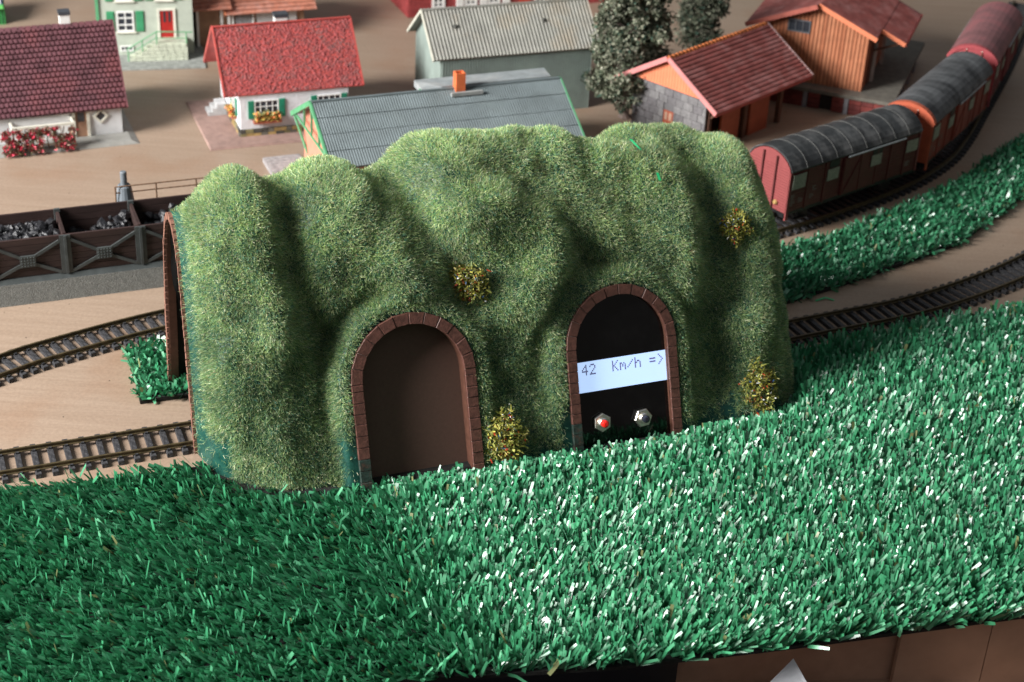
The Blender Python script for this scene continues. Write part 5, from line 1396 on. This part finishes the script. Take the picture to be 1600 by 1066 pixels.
for lab, (x0, x1, n, zt, _) in bays.items():
    # a dark heap below and loose lumps on it
    for i in range(n):
        x = cr.uniform(x0 + 1.5, x1 - 1.5); y = cr.uniform(6, 31)
        t = (x - x0) / (x1 - x0)
        top = {27.5: 35.5 + 1.5 * math.sin(y * .4), 24: 25.5 + 9 * t ** 1.2, 26: 30 + 6 * t}[zt]
        r = cr.choice((1.4, 1.8, 2.2, 2.6, 3.0, 3.5)) * .95; z = max(15.5 + r, cr.uniform(.86, 1.0) * top)
        c = MB().lump((0, 0, 0), r, seed=i + int(x0) + 900).build('coal_lump', M_COAL, None)
        c.location = ((bk[0] + ca * x - sa * y) * S, (bk[1] + sa * x + ca * y) * S, z * S); c.rotation_euler = (cr.uniform(0, 3), cr.uniform(0, 3), cr.uniform(0, 3))
        c['label'] = 'black coal lump lying in the ' + lab; c['category'] = 'coal'; c['group'] = 'coal in the ' + lab
for lab, (x0, x1, n, zt, _) in bays.items():
    mb = MB(); rn = random.Random(int(x0) + 5)
    for i in range(330):
        x = rn.uniform(x0 + 1.5, x1 - 1.5); y = rn.uniform(5.5, 31.5); t = (x - x0) / (x1 - x0); top = {27.5: 33, 24: 22 + 8 * t, 26: 25 + 6 * t}[zt]
        mb.lump((x, y, max(16.6, top - rn.uniform(0, 3))), rn.uniform(1.3, 2.8), seed=i + 300)
    h = mb.build('coal_heap', M_COAL, None, kind='stuff'); h.location = (bk[0] * S, bk[1] * S, 0); h.rotation_euler = (0, 0, ba)
    h['label'] = 'small coal filling the floor of the ' + lab; h['category'] = 'coal'
# grey post and railing behind the bunker
gp = thing('grey_bollard', 'grey conical bollard with a round stub behind the coal bunker', 'bollard', (bk[0] + ca * 77.5 - sa * 49, bk[1] + sa * 77.5 + ca * 49, 0), ba)
MG = mat('bollard_grey', (.15, .17, .19), rough=.5, var=.12)
MB().lathe((0, 0, 0), [(6.0, 0), (5.8, 26), (5.4, 31), (4.0, 41), (3.2, 42)], 18).build('cone', MG, gp, smooth=False)
MB().lathe((0, 0, 42.02), [(1.9, 0), (1.9, 7.5), (1.5, 8)], 14).build('stub', MG, gp)
rl = thing('railing', 'thin rusty brown railing running behind the coal bunker into the hill', 'railing', bk, ba)
MR = mat('rust_rail', (.17, .10, .06), rough=.6, var=.3, scale=.5)
for z in (42.2, 38.4): rod(MB(), (72, 46, z - .0), (140, 46, z), .4).build('rail', MR, rl)
for x in (72, 95, 118, 139): MB().tube([(x, 46, 0), (x, 46, 42.2)], .45, 6).build('post', MR, rl)

# ------------------------------------------------------------------ below the front edge
M_CARD = mat('cardboard', (.50, .32, .23), rough=.85, var=.1, scale=.03, stain=(.2, .11, .07), samt=.3, sscale=.02)
def edge_pt(a, z, off=0.0):
    """point on the upright plane under the front edge of the turf; off > 0 lies further under the board"""
    p = W3(a, -183 - .13 * (a - 60) + off); return (p[0], p[1], z)
def upright(a0, a1, z0, z1, off0, off1, t=2.0):
    A, B = edge_pt(a0, 0, off0), edge_pt(a1, 0, off1); C, D = edge_pt(a1, 0, off1 + t), edge_pt(a0, 0, off0 + t)
    q = [A, B, C, D]
    return MB().hexa([(x, y, z0) for x, y, _ in q], [(x, y, z1) for x, y, _ in q])
bx = thing('cardboard_box', 'open brown cardboard box pushed under the front edge of the board', 'box')
upright(172, 274, -150, -10, 30, 15).build('side_panel', M_CARD, bx)
upright(266, 300, -150, -1.5, 12, 1).build('side_panel', M_CARD, bx)
upright(300.5, 420, -150, -1, 1, 1).build('side_panel', M_CARD, bx)
pts = [edge_pt(180, 0, -30), edge_pt(330, 0, -60), edge_pt(330, 0, 2), edge_pt(268, 0, 18), edge_pt(180, 0, 27)]
MB().hexa([(x, y, -47) for x, y, _ in pts], [(x, y, -45.5) for x, y, _ in pts]).build('flap', M_CARD, bx)
tr = thing('dark_filler', 'added black tray standing under the front edge of the board', 'filler')
upright(-60, 171, -120, -14, 14, 24).build('filler_wall', mat('filler_black', (.012, .013, .018), rough=.5), tr)  # added black sheet that makes the dark below the board's front edge
pts = [edge_pt(-60, 0, -40), edge_pt(178, 0, -40), edge_pt(171, 0, 23), edge_pt(-60, 0, 13)]
MB().hexa([(x, y, -60) for x, y, _ in pts], [(x, y, -58) for x, y, _ in pts]).build('filler_floor', mat('filler_black', (.012, .013, .018)), tr)
A = edge_pt(207, -9, -3); pp = MB()
q = [(A[0], A[1], A[2]), (A[0] - 22, A[1] - 12, A[2] - 22), (A[0] - 8, A[1] - 30, A[2] - 49), (A[0] + 20, A[1] - 22, A[2] - 24)]
pp.hexa([(x, y, z) for x, y, z in q], [(x, y - .25, z - .15) for x, y, z in q])
pp = pp.build('paper_sheet', mat('paper', (.78, .79, .84), rough=.7, var=.02))
pp['label'] = 'corner of a white paper sheet poking out below the turf edge'; pp['category'] = 'paper'
P = edge_pt(246, -40, -12)
mk = thing('marker_pen', 'red capped marker pen lying on the cardboard flap', 'pen', P, -.5)
MB().lathe((0, 0, 0), [(3.4, -7), (4.0, -5), (4.0, 8), (3.2, 9)], 14, 'x').build('cap', mat('marker_red', (.40, .02, .02), rough=.35), mk)
MB().lathe((0, 0, 0), [(3.6, 9.1), (3.6, 60)], 14, 'x').build('barrel', mat('marker_black', (.02, .02, .02), rough=.4), mk)

# ------------------------------------------------------------------ small loose things
for (x, y, zz, r, lab) in ((-145, 633, 0, 2.2, 'small pale plaster crumb beside the front left track'),):
    c = MB().lump((0, 0, 1.4), r, seed=77).build('plaster_crumb', mat('crumb', (.42, .36, .30), rough=.9, var=.2), None)
    c.location = (x * S, y * S, 0); c['label'] = lab; c['category'] = 'crumb'
def loose(pts, w, label):
    """a short run of bent plastic ribbon lying where given, points in world millimetres"""
    mb = MB(); p0 = Vector(pts[0])
    for a, b in zip(pts[:-1], pts[1:]): mb.bar(Vector(a) - p0, Vector(b) - p0, w, .15)
    o = mb.build('plastic_blade', MATS['loose_blade'], None); o.location = p0 * S
    o['label'] = label; o['category'] = 'grass blade'
P = edge_pt(352, 0, -3)
loose([(P[0] - 8, P[1], -4), (P[0] - 1, P[1] - 2, -1), (P[0] + 3, P[1] - 3, -9), (P[0] + 5, P[1] - 3, -17)], 1.3, 'long green plastic blade hanging down over the front edge at the right')
loose([(172, 842, .3), (178, 845, 1.2), (183, 844, .3)], 1.4, 'loose green shred lying between the turf strip and the right track')
loose([(310, 1010, .3), (316, 1016, 1.2)], 1.4, 'loose green shred lying on the wood beside the far end of the turf strip') if False else None
rng = np.random.default_rng(8); n = 260; V = []; F = []
for i in range(n):
    x, y = rng.uniform(-300, 420), rng.uniform(560, 1350); r = rng.uniform(.2, .55); a = rng.uniform(0, 6)
    k = len(V); V += [(x + r * math.cos(a), y + r * math.sin(a), .02), (x + r * math.cos(a + 2), y + r * math.sin(a + 2), .02), (x + r * math.cos(a + 4.2), y + r * math.sin(a + 4.2), .02), (x, y, r * .8)]
    F += [(k, k + 1, k + 3), (k + 1, k + 2, k + 3), (k + 2, k, k + 3)]
np_mesh('dust_specks', np.array(V), np.array(F), mat('speck', (.10, .075, .05), rough=.9, var=.5, scale=.05, stain=(.5, .45, .38), samt=.9, sscale=.04), None, label='tiny dark and pale specks of dirt scattered over the plywood', category='dirt', kind='stuff')
